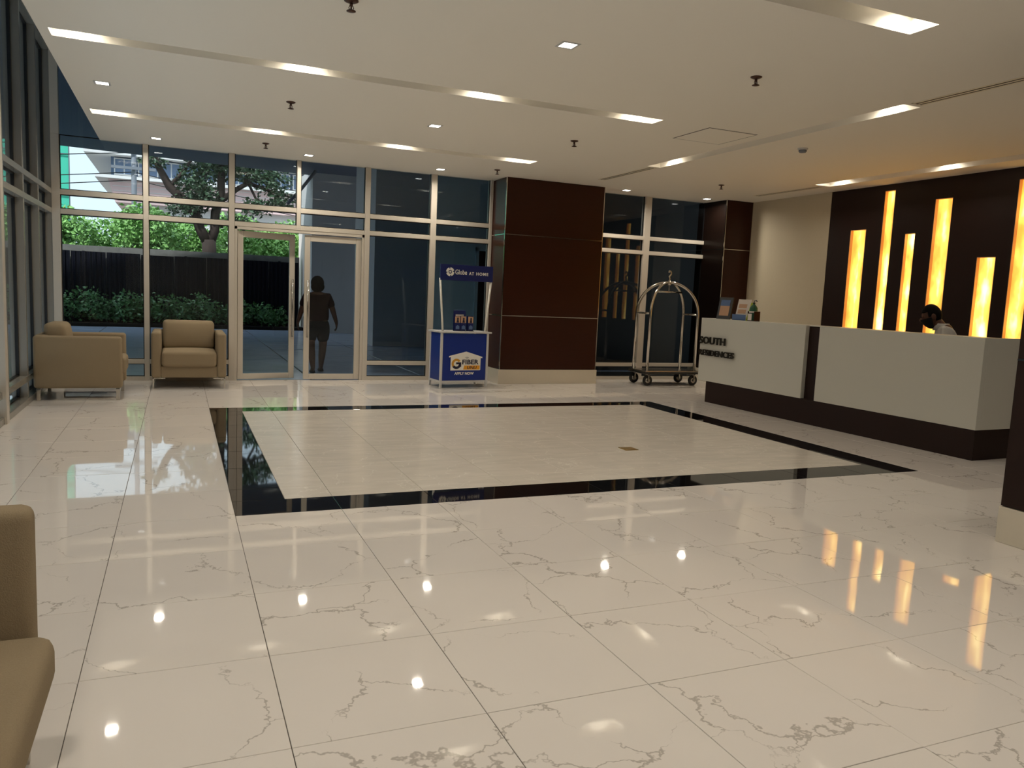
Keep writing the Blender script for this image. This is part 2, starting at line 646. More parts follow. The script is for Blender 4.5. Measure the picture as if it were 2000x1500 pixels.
tiles = []
def field(x0, x1, y0, y1, m):
    for xa, xb in cuts(x0, x1, TX0, GX):
        for ya, yb in cuts(y0, y1, TY0, GY):
            tiles.append((xa, xb, ya, yb, m))


field(XL + 0.0, RX0, YF, YB, 'tile')
field(RX1, XR, YF, YB, 'tile')
field(RX0, RX1, YF, RY0, 'tile')
field(RX0, RX1, RY1, YB, 'tile')
field(RX0, RX1, RY0, RY0 + BW, 'black')
field(RX0, RX1, RY1 - 0.30, RY1, 'black')
field(RX0, RX0 + BW, RY0 + BW, RY1 - 0.30, 'black')
field(RX1 - BW, RX1, RY0 + BW, RY1 - 0.30, 'black')
field(RX0 + BW, RX1 - BW, RY0 + BW, RY1 - 0.30, 'rugtile')


def seen_size(t):
    xa, xb, ya, yb, m = t
    c = Vector(((xa + xb) / 2, (ya + yb) / 2, -CAM_H))
    d = c.dot(cf)
    if d < 0.4:
        return 0
    px, py = c.dot(cr) / d, c.dot(cu) / d
    if abs(px) > 0.80 or abs(py) > 0.66:
        return 0
    return (xb - xa) * (yb - ya) / d ** 3


tiles.sort(key=seen_size, reverse=True)
rest = {'tile': bmesh.new(), 'black': bmesh.new(), 'rugtile': bmesh.new()}
JOINT = 0.0014
for i, (xa, xb, ya, yb, m) in enumerate(tiles):
    w, d = xb - xa - 2 * JOINT, yb - ya - 2 * JOINT
    if m != 'tile':
        w, d = xb - xa - 0.003, yb - ya - 0.003
    if i < 300:
        tl = bpy.data.objects.new('tile', tile_mesh(w, d, m))
        COL.objects.link(tl)
        tl.parent = floor
        tl.location = ((xa + xb) / 2, (ya + yb) / 2, 0)
        s = 0.0007 if m == 'tile' else 0.0003
        tl.rotation_euler = (random.gauss(0, s), random.gauss(0, s), 0)
    else:
        bm = rest[m]
        cx_, cy_ = (xa + xb) / 2, (ya + yb) / 2
        box(bm, cx_ - w / 2, cx_ + w / 2, cy_ - d / 2, cy_ + d / 2, -0.012, 0)
for k, bm in rest.items():
    if len(bm.verts):
        obj('tiles_remainder', bm, k, floor, kind='stuff')
    else:
        bm.free()

# ------------------------------------------------------------------ ceiling with recessed light slots
slots = [(-0.92, 4.72, 10.46, 10.73), (-0.92, 4.72, 7.285, 7.505), (-0.92, 4.64, 3.935, 4.165), (-0.92, 4.64, 0.6, 0.83),
         (6.16, 6.38, 5.52, 9.85), (9.12, 9.42, 3.0, 9.70)]
CX0, CX1, CY0, CY1 = -1.0, XR + 0.05, YF, YB + 0.02


def plate_with_holes(holes, u0, u1, v0, v1, emit):
    """rectangles that cover [u0,u1]x[v0,v1] minus the holes"""
    us = sorted({u0, u1, *[h[0] for h in holes], *[h[1] for h in holes]})
    vv = sorted({v0, v1, *[h[2] for h in holes], *[h[3] for h in holes]})
    for a, b in zip(us[:-1], us[1:]):
        run = None
        for c, d in zip(vv[:-1], vv[1:]):
            mu, mv = (a + b) / 2, (c + d) / 2
            if any(h[0] < mu < h[1] and h[2] < mv < h[3] for h in holes):
                if run:
                    emit(a, b, *run)
                run = None
            else:
                run = (run[0], d) if run else (c, d)
        if run:
            emit(a, b, *run)


cbm = bmesh.new()
SL = 0.15
plate_with_holes(slots, CX0, CX1, CY0, CY1, lambda a, b, c, d: box(cbm, a, b, c, d, ZC, ZC + SL))
box(cbm, CX0, CX1, CY0, CY1, ZC + SL, ZC + SL + 0.08)
ceiling = obj('ceiling', cbm, 'ceil', kind='structure')
hb = boxes([(XLG - 0.12, CX0 + 0.05, YF, YB + 0.1, ZT, ZT + 0.1), (CX0, CX0 + 0.08, YF, YB + 0.02, ZC + SL + 0.08, ZT)])
obj('ceiling_strip', hb, 'ceil', ceiling)

# ------------------------------------------------------------------ left curtain wall
wl = structure('wall_left', 'grey aluminium and glass curtain wall beside the seating')
mull_y = [12.70, 11.55, 10.50, 9.36, 8.26, 7.16, 6.06, 4.96, 3.86, 2.76, 1.66, 0.56, -0.54, -1.64, -2.74, -3.84]
for y in mull_y:
    obj('mullion', boxes([(XLG - 0.06, XL, y - 0.035, y + 0.035, 0, ZT)], 0.004), 'alud', wl)
obj('mullion', boxes([(XLG - 0.03, XL + 0.04, 9.00, 9.12, 0, ZT)], 0.004), 'alu', wl)
for z0, z1 in ((0, 0.07), (0.25, 0.32), (2.335, 2.405), (2.60, 2.67), (4.5, 4.56)):
    obj('transom', boxes([(XLG - 0.05, XL + (0.004 if z0 > 0 else 0.02), YF, YB, z0, z1)], 0.004), 'alud', wl)
for a, b in zip(mull_y[1:], mull_y[:-1]):
    for z0, z1 in ((0.07, 0.25), (0.32, 2.335), (2.405, 2.60), (2.67, 4.5)):
        obj('pane', boxes([(XLG - 0.005, XLG + 0.005, a + 0.035, b - 0.035, z0, z1)]), 'glass', wl)
        obj('gasket', boxes([(XLG - 0.015, XLG + 0.02, b - 0.075, b - 0.033, z0, z1), (XLG - 0.015, XLG + 0.02, a + 0.033, a + 0.05, z0, z1), (XLG - 0.015, XLG + 0.02, a + 0.035, b - 0.035, z0, z0 + 0.015), (XLG - 0.015, XLG + 0.02, a + 0.035, b - 0.035, z1 - 0.015, z1)]), 'gasket', wl)  # wide strip by the farther mullion added to make the glass slot dark

# ------------------------------------------------------------------ window wall, left of the column
def window_run(name, label, mulls, xs0, xs1, skip=None, ztop=ZC + 0.02, extra=None):
    w = structure(name, label)
    for xc, wd in mulls:
        z0 = 2.335 if xc == 1.72 else 0.0
        obj('mullion', boxes([(xc - wd / 2, xc + wd / 2, YB - 0.06, YB + 0.07, z0, ztop)], 0.004), 'alu', w)
    edges = [xs0] + [m for m in mulls] + [xs1]
    spans = []
    for a, b in zip(mulls[:-1], mulls[1:]):
        spans.append((a[0] + a[1] / 2, b[0] - b[1] / 2))
    for a, b in spans:
        mid = (a + b) / 2
        door_bay = skip and skip[0] < mid < skip[1]
        bands = [(2.335, 2.405), (2.60, 2.67)]
        if not door_bay:
            bands = [(0.0, 0.06), (0.25, 0.315)] + bands
        for z0, z1 in bands:
            obj('transom', boxes([(a, b, YB - 0.055, YB + 0.06, z0, z1)], 0.003), 'alu', w)
        gaps = [(2.405, 2.60), (2.67, ztop)]
        if not door_bay:
            gaps = [(0.06, 0.25), (0.315, 2.335)] + gaps
        for z0, z1 in gaps:
            obj('pane', boxes([(a, b, YB - 0.006, YB + 0.006, z0, z1)]), 'glass', w)
            g = 0.012
            fr = [(a, a + g, YB - 0.016, YB + 0.016, z0, z1), (b - g, b, YB - 0.016, YB + 0.016, z0, z1),
                  (a, b, YB - 0.016, YB + 0.016, z0, z0 + g), (a, b, YB - 0.016, YB + 0.016, z1 - g, z1)]
            obj('gasket', boxes(fr), 'gasket', w)
    return w


win1 = window_run('window_1', 'tall window wall in taupe frames around the entrance door', [(-1.55, 0.10), (-0.42, 0.07), (0.745, 0.08), (1.72, 0.06), (2.79, 0.08), (3.885, 0.10), (4.90, 0.05)],
                  -1.6, 4.9, skip=(0.75, 2.78))
# glass above the lowered ceiling at the left end, and the strip of wall beside it
obj('pane', boxes([(-1.50, -0.98, YB - 0.006, YB + 0.006, ZC + 0.02, ZT)]), 'glass', win1)
obj('mullion', boxes([(-1.60, -1.50, YB - 0.06, YB + 0.07, ZC + 0.02, ZT)]), 'alu', win1)
win2 = window_run('window_2', 'tall window in pale frames behind the luggage cart', [(6.86, 0.06), (8.01, 0.13), (9.33, 0.06)], 6.8, 9.36)

# ------------------------------------------------------------------ entrance door
door = structure('door_1', 'double glass entrance door in taupe frames')
obj('door_frame', boxes([(0.785, 0.825, YB - 0.05, YB + 0.05, 0, 2.335), (2.71, 2.75, YB - 0.05, YB + 0.05, 0, 2.335), (0.785, 2.75, YB - 0.05, YB + 0.05, 2.29, 2.335)], 0.003), 'alu', door)


def leaf(x_hinge, sgn, ang):
    w = 0.885
    lf = obj('door_leaf', boxes([(0, 0.085, -0.022, 0.022, 0.015, 2.275), (w - 0.085, w, -0.022, 0.022, 0.015, 2.275),
                                 (0.085, w - 0.085, -0.022, 0.022, 0.015, 0.10), (0.085, w - 0.085, -0.022, 0.022, 2.18, 2.275)], 0.004), 'alu', door,
             loc=(x_hinge, YB, 0), rot=(0, 0, ang if sgn > 0 else PI + ang))
    obj('pane', boxes([(0.085, w - 0.085, -0.005, 0.005, 0.10, 2.18)]), 'glass', lf)
    for sy in (-1, 1):
        bm = bmesh.new()
        hx = w - 0.05
        tube(bm, [(hx, sy * 0.075, 0.68), (hx, sy * 0.075, 1.58)], 0.014, 10)
        for hz in (0.85, 1.41):
            tube(bm, [(hx, sy * 0.02, hz), (hx, sy * 0.075, hz)], 0.009, 8)
        obj('door_handle', bm, 'steel', lf)
    return lf


leaf(0.828, 1, 0.20)
leaf(2.707, -1, 0.0)

# ------------------------------------------------------------------ columns and solid walls
def clad_column(x0, x1, y0, y1, label, strips_z, side_wood, front_wood='wood', inset=0.012):
    c = structure('column', label)
    obj('column_core', boxes([(x0 + 0.02, x1 - 0.02, y0 + 0.02, y1, 0, ZC + 0.01)]), 'gasket', c)
    zs = [0.24] + strips_z + [ZC]
    for a, b in zip(zs[:-1], zs[1:]):
        g = 0.006
        obj('panel', boxes([(x0 + inset, x1 - inset, y0, y0 + 0.03, a + g, b - g)], 0.002), front_wood, c)
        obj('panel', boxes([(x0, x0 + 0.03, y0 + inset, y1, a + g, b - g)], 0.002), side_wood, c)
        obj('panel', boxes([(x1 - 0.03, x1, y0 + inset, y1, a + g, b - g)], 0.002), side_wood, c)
    for z in strips_z:
        obj('chrome_strip', boxes([(x0 + 0.003, x1 - 0.003, y0 - 0.002, y0 + 0.03, z - 0.006, z + 0.006), (x0 - 0.002, x0 + 0.02, y0, y1, z - 0.006, z + 0.006)]), 'chrome', c)
    for x in (x0, x1):
        s = 0.014
        obj('chrome_strip', boxes([(min(x, x + (s if x == x0 else -s)), max(x, x + (s if x == x0 else -s)), y0 - 0.003, y0 + s, 0.24, ZC)]), 'chrome', c)
    obj('skirting', boxes([(x0 - 0.018, x1 + 0.018, y0 - 0.018, y1, 0, 0.24)], 0.003), 'skirt', c)
    return c


clad_column(4.93, 6.76, 12.10, 12.90, 'dark wood clad column beside the blue promotion stand', [1.14, 2.475], 'wood')
clad_column(9.29, XR, 12.05, 12.90, 'narrow dark wood clad column beside the beige wall', [2.50], 'woodshade')
clad_column(5.05, 6.60, 1.6, 3.425, 'dark wood clad column in front of the counter end', [1.22, 2.475], 'woodb', 'woodb')

wr = structure('wall_right', 'dark wood reception wall with glowing slots')
bars = [(9.351, 9.66, 2.747), (8.86, 9.05, 3.30), (8.443, 8.62, 2.64), (7.885, 8.16, 3.10), (7.165, 7.434, 2.265), (6.70, 6.96, 3.24)]
ZB = 1.02
holes = [(a, b, ZB, t) for a, b, t in bars]
wbm = bmesh.new()
plate_with_holes(holes, YF, 10.12, 0, ZC + 0.01, lambda a, b, c, d: box(wbm, XR, XR + 0.08, a, b, c, d))
box(wbm, XR + 0.08, XR + 0.16, YF, 10.12, 0, ZC + 0.01)
obj('wood_panelling', wbm, 'woodb', wr)
obj('wall_panel', boxes([(XR - 0.006, XR + 0.16, 10.12, 12.9, 0, ZC + 0.01)]), 'beige', wr)
names = ['short glowing onyx light slot next to the beige wall', 'tall narrow glowing onyx light slot, second from the beige wall',
         'narrow glowing onyx slot of middle height, third from the beige wall', 'tall wide glowing onyx slot behind the man at the counter',
         'shortest glowing onyx slot above the end of the counter', 'tallest glowing onyx slot, farthest from the beige wall']
for (a, b, t), lb in zip(bars, names):
    yc = (a + b) / 2
    th = thing('wall_light', lb, 'wall light', (XR, yc, ZB), 0, 'onyx light slots in the reception wall')
    w = (b - a) / 2
    h = t - ZB
    obj('onyx_panel', boxes([(0.055, 0.075, -w, w, 0, h)]), 'onyx', th)
    e = 0.006
    obj('slot_lining', boxes([(0.0, 0.055, -w, -w + e, 0, h), (0.0, 0.055, w - e, w, 0, h), (0.0, 0.055, -w, w, 0, e), (0.0, 0.055, -w, w, h - e, h)]), 'lining', th)

obj('wall_back', boxes([(XL - 0.2, XR + 0.2, YF - 0.15, YF, 0, ZT)]), 'cream', kind='structure')
# lintel over the window wall so that no light leaks in above the ceiling
obj('trim_1', boxes([(-1.0, XR + 0.16, YB - 0.02, YB + 0.2, ZC + 0.02, ZT + 0.1)]), 'cream', kind='structure')
obj('trim_2', boxes([(XR + 0.0, XR + 0.2, YF, 12.9, ZC, ZT)]), 'cream', kind='structure')

# ------------------------------------------------------------------ ceiling fixtures
dl = thing('ceiling_downlight', '', 'downlight', (0, 0, ZC), 0, 'square downlights in the lobby ceiling')
obj('trim_ring', boxes([(-0.075, 0.075, -0.075, -0.055, -0.004, 0.01), (-0.075, 0.075, 0.055, 0.075, -0.004, 0.01), (-0.075, -0.055, -0.055, 0.055, -0.004, 0.01), (0.055, 0.075, -0.055, 0.055, -0.004, 0.01)]), 'plastic', dl)
obj('diffuser', boxes([(-0.055, 0.055, -0.055, 0.055, -0.002, 0.01)]), 'lamp', dl)
area_light('lamp', dl, (0, 0, -0.006), 0.1, DOWN_W)
dls = [(2.73, 5.59, 'square ceiling downlight between the two nearest light slots'),
       (-0.68, 9.02, 'square ceiling downlight near the curtain wall, between two light slots'),
       (2.745, 9.01, 'square ceiling downlight midway between the two far light slots'),
       (-0.265, 12.05, 'small ceiling downlight above the window behind the facing armchair'),
       (1.775, 12.1, 'small ceiling downlight above the entrance door'),
       (3.80, 12.1, 'small ceiling downlight above the blue promotion stand'),
       (7.24, 12.2, 'small ceiling downlight at the window next to the wide wood column'),
       (8.95, 12.2, 'small ceiling downlight next to the narrow wood column')]
for i, (x, y, lb) in enumerate(dls):
    if i == 0:
        dl.location = (x, y, ZC)
        dl['label'] = lb
    else:
        c_ = clone(dl, (x, y, ZC), None, lb)
        if y > 12:                         # the row along the glass has stronger lamps
            for k_ in c_.children:
                if k_.type == 'LIGHT':
                    k_.data = k_.data.copy()
                    k_.data.energy = DOWN_W * 1.25
for x, y in ((-0.68, 5.59), (2.73, 2.3), (-0.68, 2.3), (2.73, -1.2), (-0.68, -1.2), (7.6, 3.0), (6.3, -1.2)):
    clone(dl, (x, y, ZC), None, 'square ceiling downlight behind the viewpoint, out of the picture')

cl0 = thing('cove_lamp', '', 'cove lamp', (0, 0, ZC + SL), 0, 'small lamps inside the ceiling light slots')
obj('lamp_body', boxes([(-0.05, 0.05, -0.05, 0.05, -0.012, 0.0)], 0.003), 'plastic', cl0)
obj('lamp_face', boxes([(-0.04, 0.04, -0.04, 0.04, -0.016, -0.011)]), 'lamp', cl0)
area_light('lamp', cl0, (0, 0, -0.02), 0.08, COVE_W, spread=PI * 0.82)
cove_pts = []
for yc, nm in ((10.60, 'slot nearest the windows'), (7.395, 'middle ceiling slot'), (4.05, 'ceiling slot overhead')):
    for x, wh in ((-0.73, 'first'), (1.05, 'second'), (2.78, 'third'), (4.52, 'fourth')):
        cove_pts.append((x, yc, '%s lamp from the curtain wall in the %s' % (wh, nm)))
for x, wh in ((-0.73, 'first'), (1.05, 'second'), (2.78, 'third'), (4.52, 'fourth')):
    cove_pts.append((x, 0.715, '%s lamp from the curtain wall in the slot behind the viewpoint' % wh))
cove_pts += [(6.27, 9.50, 'lamp at the window end of the slot in front of the counter'), (6.27, 5.85, 'lamp at the column end of the slot in front of the counter'),
             (9.27, 9.45, 'lamp at the beige wall end of the slot over the wood wall'), (9.27, 7.6, 'middle lamp of the slot over the wood wall'),
             (9.27, 5.8, 'lamp over the wood wall above the counter end')]
for i, (x, y, lb) in enumerate(cove_pts):
    if i == 0:
        cl0.location = (x, y, ZC + SL)
        cl0['label'] = lb
    else:
        clone(cl0, (x, y, ZC + SL), None, lb)

sp = thing('ceiling_sprinkler', '', 'sprinkler', (0, 0, ZC), 0, 'fire sprinklers in the ceiling')
bm = bmesh.new(); lathe(bm, [(0.048, 0.0), (0.048, -0.006), (0.03, -0.014), (0.012, -0.018)], 14)
obj('escutcheon', bm, 'bronze', sp)
bm = bmesh.new(); lathe(bm, [(0.011, -0.014), (0.011, -0.035), (0.006, -0.04), (0.006, -0.06)], 10)
tube(bm, [(0.011, 0, -0.035), (0.016, 0, -0.05), (0.004, 0, -0.068)], 0.003, 6); tube(bm, [(-0.011, 0, -0.035), (-0.016, 0, -0.05), (-0.004, 0, -0.068)], 0.003, 6)
obj('nozzle', bm, 'bronze', sp)
bm = bmesh.new(); lathe(bm, [(0.03, -0.066), (0.032, -0.070), (0.008, -0.074)], 12)
obj('deflector', bm, 'bronze', sp)
sps = [(1.07, 5.5, 'ceiling sprinkler at the upper edge of the picture'), (1.095, 8.76, 'ceiling sprinkler between the two far light slots on the door side'),
       (1.11, 11.48, 'ceiling sprinkler in front of the entrance windows'), (4.54, 11.55, 'ceiling sprinkler close to the wide wood column'),
       (4.465, 8.83, 'ceiling sprinkler next to the end of the middle light slot'), (4.46, 5.52, 'ceiling sprinkler above the inlay, near the closest long vent'),
       (8.06, 10.63, 'ceiling sprinkler in the reception bay near the beige wall')]
for i, (x, y, lb) in enumerate(sps):
    if i == 0:
        sp.location = (x, y, ZC); sp['label'] = lb
    else:
        clone(sp, (x, y, ZC), None, lb)


def air_vent(x, y0, y1, label, w=0.13):
    v = thing('air_vent', label, 'air vent', (x, y0, ZC), 0, 'linear air vents in the ceiling')
    L_ = y1 - y0
    s = 0.034
    obj('vent_frame', boxes([(-w / 2, -s - 0.008, 0, L_, -0.004, 0.004), (s + 0.008, w / 2, 0, L_, -0.004, 0.004), (-0.012, 0.012, 0, L_, -0.004, 0.004),
                             (-w / 2, w / 2, 0, 0.02, -0.004, 0.004), (-w / 2, w / 2, L_ - 0.02, L_, -0.004, 0.004)]), 'cove', v)
    for a in (-s - 0.006, 0.012):
        obj('vent_slot', boxes([(a, a + s - 0.008, 0.02, L_ - 0.02, -0.0025, 0.003)]), 'darkslot', v)


air_vent(6.29, 9.90, 11.4, 'linear air vent at the window end of the counter slot')
air_vent(6.25, 2.6, 5.46, 'long double line air vent at the picture edge')
air_vent(9.33, 9.78, 11.3, 'linear air vent over the beige wall')

hp = thing('access_panel', 'flush square access panel in the ceiling by the counter slot', 'access panel', (5.66, 7.66, ZC))
obj('panel', boxes([(-0.315, 0.315, -0.335, 0.335, -0.003, 0.004)]), 'ceil', hp)
g = 0.012
obj('panel_joint', boxes([(-0.33, -0.315, -0.35, 0.35, -0.0012, 0.004), (0.315, 0.33, -0.35, 0.35, -0.0012, 0.004), (-0.315, 0.315, -0.35, -0.335, -0.0012, 0.004), (-0.315, 0.315, 0.335, 0.35, -0.0012, 0.004)]), 'darkslot', hp)

sd = thing('smoke_detector', 'small white smoke detector on the ceiling before the counter', 'smoke detector', (6.93, 7.62, ZC))
bm = bmesh.new(); lathe(bm, [(0.06, 0.0), (0.06, -0.012), (0.052, -0.02)], 20)
obj('base', bm, 'plastic', sd)
bm = bmesh.new(); lathe(bm, [(0.045, -0.018), (0.048, -0.034), (0.038, -0.048), (0.01, -0.05)], 20)
obj('sensor_head', bm, 'polegrey', sd)

# ------------------------------------------------------------------ brass floor box in the inlay
fb = thing('floor_outlet', 'small brass floor outlet plate set in the beige inlay', 'floor outlet', (4.18, 6.71, 0), 0.0)
obj('plate', boxes([(-0.075, 0.075, -0.075, 0.075, 0.0, 0.004)], 0.002), 'brass', fb)
obj('lid', boxes([(-0.055, 0.055, -0.055, 0.055, 0.004, 0.006)], 0.001), 'brass', fb)

# ------------------------------------------------------------------ armchairs
def soft_box(x0, x1, y0, y1, z0, z1, bev, puff=0.0, axis='z'):
    bm = boxes([(x0, x1, y0, y1, z0, z1)])
    bmesh.ops.subdivide_edges(bm, edges=list(bm.edges), cuts=5, use_grid_fill=True)
    c = Vector(((x0 + x1) / 2, (y0 + y1) / 2, (z0 + z1) / 2))
    h = Vector(((x1 - x0) / 2, (y1 - y0) / 2, (z1 - z0) / 2))
    for v in bm.verts:
        q = Vector(((v.co.x - c.x) / h.x, (v.co.y - c.y) / h.y, (v.co.z - c.z) / h.z))
        # round the box: pull towards an inner box plus a sphere of radius bev
        inner = Vector([max(-(h[i] - bev), min(h[i] - bev, v.co[i] - c[i])) for i in range(3)])
        d = (v.co - c) - inner
        n = sum(1 for i in range(3) if abs(d[i]) > 1e-6)
        if d.length > bev:
            d = d.normalized() * bev
        p = c + inner + d
        if puff:
            ax = 'xyz'.index(axis)
            o_ = [i for i in range(3) if i != ax]
            k = (1 - q[o_[0]] ** 2) * (1 - q[o_[1]] ** 2)
            p[ax] += puff * q[ax] * k
        v.co = p
    for f in bm.faces:
        f.smooth = True
    return bm


def soft_box_fine(x0, x1, y0, y1, z0, z1, bev, puff=0.0, axis='z'):
    """bevelled box, then lightly puffed"""
    bm = boxes([(x0, x1, y0, y1, z0, z1)])
    bmesh.ops.bevel(bm, geom=list(bm.edges), offset=bev, segments=4, profile=0.5, affect='EDGES')
    if puff:
        bmesh.ops.subdivide_edges(bm, edges=[e for e in bm.edges if e.calc_length() > 0.12], cuts=4, use_grid_fill=True)
        c = Vector(((x0 + x1) / 2, (y0 + y1) / 2, (z0 + z1) / 2))
        h = Vector(((x1 - x0) / 2, (y1 - y0) / 2, (z1 - z0) / 2))
        ax = 'xyz'.index(axis)
        o_ = [i for i in range(3) if i != ax]
        for v in bm.verts:
            q = [(v.co[i] - c[i]) / h[i] for i in range(3)]
            v.co[ax] += puff * q[ax] * (1 - q[o_[0]] ** 2) * (1 - q[o_[1]] ** 2)
    for f in bm.faces:
        f.smooth = True
    return bm


def armchair(label, loc, rotz, w=0.965, d=0.94, za=0.775, zs=0.515, zb=0.915, cush=0.03, aw=0.125):
    t = thing('armchair', label, 'armchair', loc, rotz, 'beige lobby armchairs')
    h, hd = w / 2, d / 2
    zl = 0.15
    obj('seat_base', boxes([(-h + aw - 0.005, h - aw + 0.005, -hd + 0.03, hd - 0.05, zl, 0.31)], 0.012), 'fabric', t)
    for s in (-1, 1):
        x0, x1 = (-h, -h + aw) if s < 0 else (h - aw, h)
        obj('armrest', soft_box_fine(x0, x1, -hd, hd, zl, za, 0.035), 'fabric', t)
    obj('backrest', soft_box_fine(-h + aw - 0.01, h - aw + 0.01, hd - 0.16, hd - 0.004, zl + 0.01, za + 0.005, 0.03), 'fabric', t)
    obj('seat_cushion', soft_box_fine(-h + aw + 0.002, h - aw - 0.002, -hd - cush, hd - 0.15, 0.305, zs, 0.045, 0.018), 'fabric', t)
    bc = soft_box_fine(-h + aw + 0.012, h - aw - 0.012, hd - 0.36, hd - 0.14, zs - 0.005, zb, 0.055, 0.035, 'y')
    for v in bc.verts:
        v.co.y += (v.co.z - zs) * 0.12
    obj('back_cushion', bc, 'fabric', t)
    for sx in (-1, 1):
        for sy in (-1, 1):
            x, y = sx * (h - 0.025), sy * (hd - 0.05)
            lx = (x - sx * 0.01, x + sx * 0.012)
            l = boxes([(min(lx), max(lx), y - 0.02, y + 0.02, 0, zl), (min(x + sx * 0.012, x - sx * 0.15), max(x + sx * 0.012, x - sx * 0.15), y - 0.02, y + 0.02, zl - 0.014, zl - 0.002)], 0.002)
            obj('leg', l, 'chrome', t)
    return t


armchair('beige fabric armchair facing into the room, beside the entrance door', (0.142, 12.17, 0), 0.0)
armchair('beige fabric armchair seen from its side, backed against the curtain wall', (-1.10, 11.06, 0), PI / 2, w=0.90)
armchair('beige fabric armchair cut off by the picture corner, close to the camera', (-0.865, 2.19, 0), PI / 2, za=0.82, zs=0.455, cush=0.06, aw=0.115)

# ------------------------------------------------------------------ promotion stand
ks = thing('promotion_stand', 'blue promotion stand with a header sign in front of the window', 'promotion stand', (4.14, 11.62, 0), 0.10)
hw_, dp = 0.395, 0.42
obj('front_panel', boxes([(-hw_, hw_, 0.0, 0.015, 0.10, 0.85)]), 'kblue', ks)
for s in (-1, 1):
    obj('side_panel', boxes([(s * hw_ - 0.008, s * hw_ + 0.008, 0.02, dp, 0.10, 0.85)]), 'kblue', ks)
    for y in (0.004, dp):
        obj('corner_post', boxes([(s * hw_ - 0.018, s * hw_ + 0.018, y - 0.018, y + 0.018, 0, 0.86)], 0.004), 'plastic', ks)
    obj('bottom_rail', boxes([(s * hw_ - 0.012, s * hw_ + 0.012, 0.02, dp, 0.085, 0.115)]), 'plastic', ks)
obj('bottom_rail', boxes([(-hw_, hw_, -0.006, 0.018, 0.085, 0.115)]), 'plastic', ks)
obj('counter_top', boxes([(-hw_ - 0.04, hw_ + 0.06, -0.03, dp + 0.04, 0.86, 0.885)], 0.004), 'plastic', ks)
for s in (-1, 1):
    bm = bmesh.new()
    tube(bm, [(s * (hw_ - 0.03), 0.05, 0.885), (s * (hw_ + 0.045), 0.04, 1.70)], 0.016, 10)
    obj('pole', bm, 'kwhite', ks)
hs = obj('header_sign', boxes([(-0.445, 0.455, 0.02, 0.05, 1.67, 1.915)], 0.003), 'kblued', ks)


def flat_text(body, name, parent, x, z, w, h, m, y=-0.003, offset=0.0, shear=0.0, space=1.0, ext=0.0015):
    me = fit_mesh(text_mesh(body, 0.2, ext / 1, offset, shear=shear, space=space), w, h)
    me.materials.append(MT[m])
    o = bpy.data.objects.new(name, me)
    COL.objects.link(o)
    o.parent = parent
    o.location = (x, y, z)
    o.rotation_euler = (PI / 2, 0, 0)
    return o


flat_text('Globe', 'lettering', hs, -0.20, 1.765, 0.20, 0.075, 'kwhite', y=0.018, offset=0.002)
flat_text('AT', 'lettering', hs, 0.035, 1.765, 0.085, 0.048, 'kwhite', y=0.018, offset=0.006, space=1.25)
flat_text('HOME', 'lettering', hs, 0.16, 1.765, 0.21, 0.048, 'kwhite', y=0.018, offset=0.006, space=1.25)
bm = bmesh.new()
for k in range(20):
    a0, a1 = 2 * PI * k / 20, 2 * PI * (k + 1) / 20
    q = [(-0.285 + r * math.cos(a), 1.80 + r * math.sin(a)) for r, a in ((0.045, a0), (0.068, a0), (0.068, a1), (0.045, a1))]
    if k % 5 != 0:
        prism(bm, q, 0.0165, 0.02)
    q = [(-0.285 + r * math.cos(a), 1.80 + r * math.sin(a)) for r, a in ((0.030, a0), (0.047, a0), (0.047, a1), (0.030, a1))]
    prism(bm, q, 0.0165, 0.02)
obj('ring_logo', bm, 'kwhite', hs)
bm = bmesh.new()
prism(bm, [(-0.285 + 0.016 * math.cos(2 * PI * k / 12), 1.80 + 0.016 * math.sin(2 * PI * k / 12)) for k in range(12)], 0.0165, 0.02)
obj('ring_logo_dot', bm, 'kwhite', hs)

# house shaped panel on the front
pl = obj('house_logo', prism(bmesh.new(), [(-0.235, 0.275), (0.275, 0.275), (0.285, 0.285), (0.285, 0.475), (0.312, 0.465), (0.316, 0.487), (0.03, 0.572), (-0.265, 0.500), (-0.262, 0.478), (-0.235, 0.486)], -0.002, 0.001), 'kwhite', ks)
obj('orange_band', prism(bmesh.new(), [(-0.015, 0.288), (0.262, 0.288), (0.272, 0.298), (0.272, 0.352), (0.0, 0.352)], -0.0035, -0.0018), 'korange', pl)
flat_text('UNLI', 'lettering', pl, 0.05, 0.297, 0.17, 0.045, 'kdark', y=-0.0045, offset=0.002, shear=0.2)
flat_text('FIBER', 'lettering', pl, -0.035, 0.37, 0.285, 0.075, 'kdark', y=-0.0035, offset=0.005)
bm = bmesh.new()
for z0, wd in ((0.462, 0.018), (0.474, 0.030)):
    prism(bm, [(0.046 - wd, z0 + 0.004), (0.046, z0 + 0.012), (0.046 + wd, z0 + 0.004), (0.046 + wd, z0), (0.046, z0 + 0.007), (0.046 - wd, z0)], -0.0035, -0.0018)
obj('signal_mark', bm, 'kdark', pl)


def g_arc(a0, a1, r0, r1, cx_, cz_, n=18):
    bm = bmesh.new()
    for k in range(n):
        p, q_ = math.radians(a0 + (a1 - a0) * k / n), math.radians(a0 + (a1 - a0) * (k + 1) / n)
        prism(bm, [(cx_ + r * math.cos(a), cz_ + r * math.sin(a)) for r, a in ((r0, p), (r1, p), (r1, q_), (r0, q_))], -0.0038, -0.0018)
    return bm


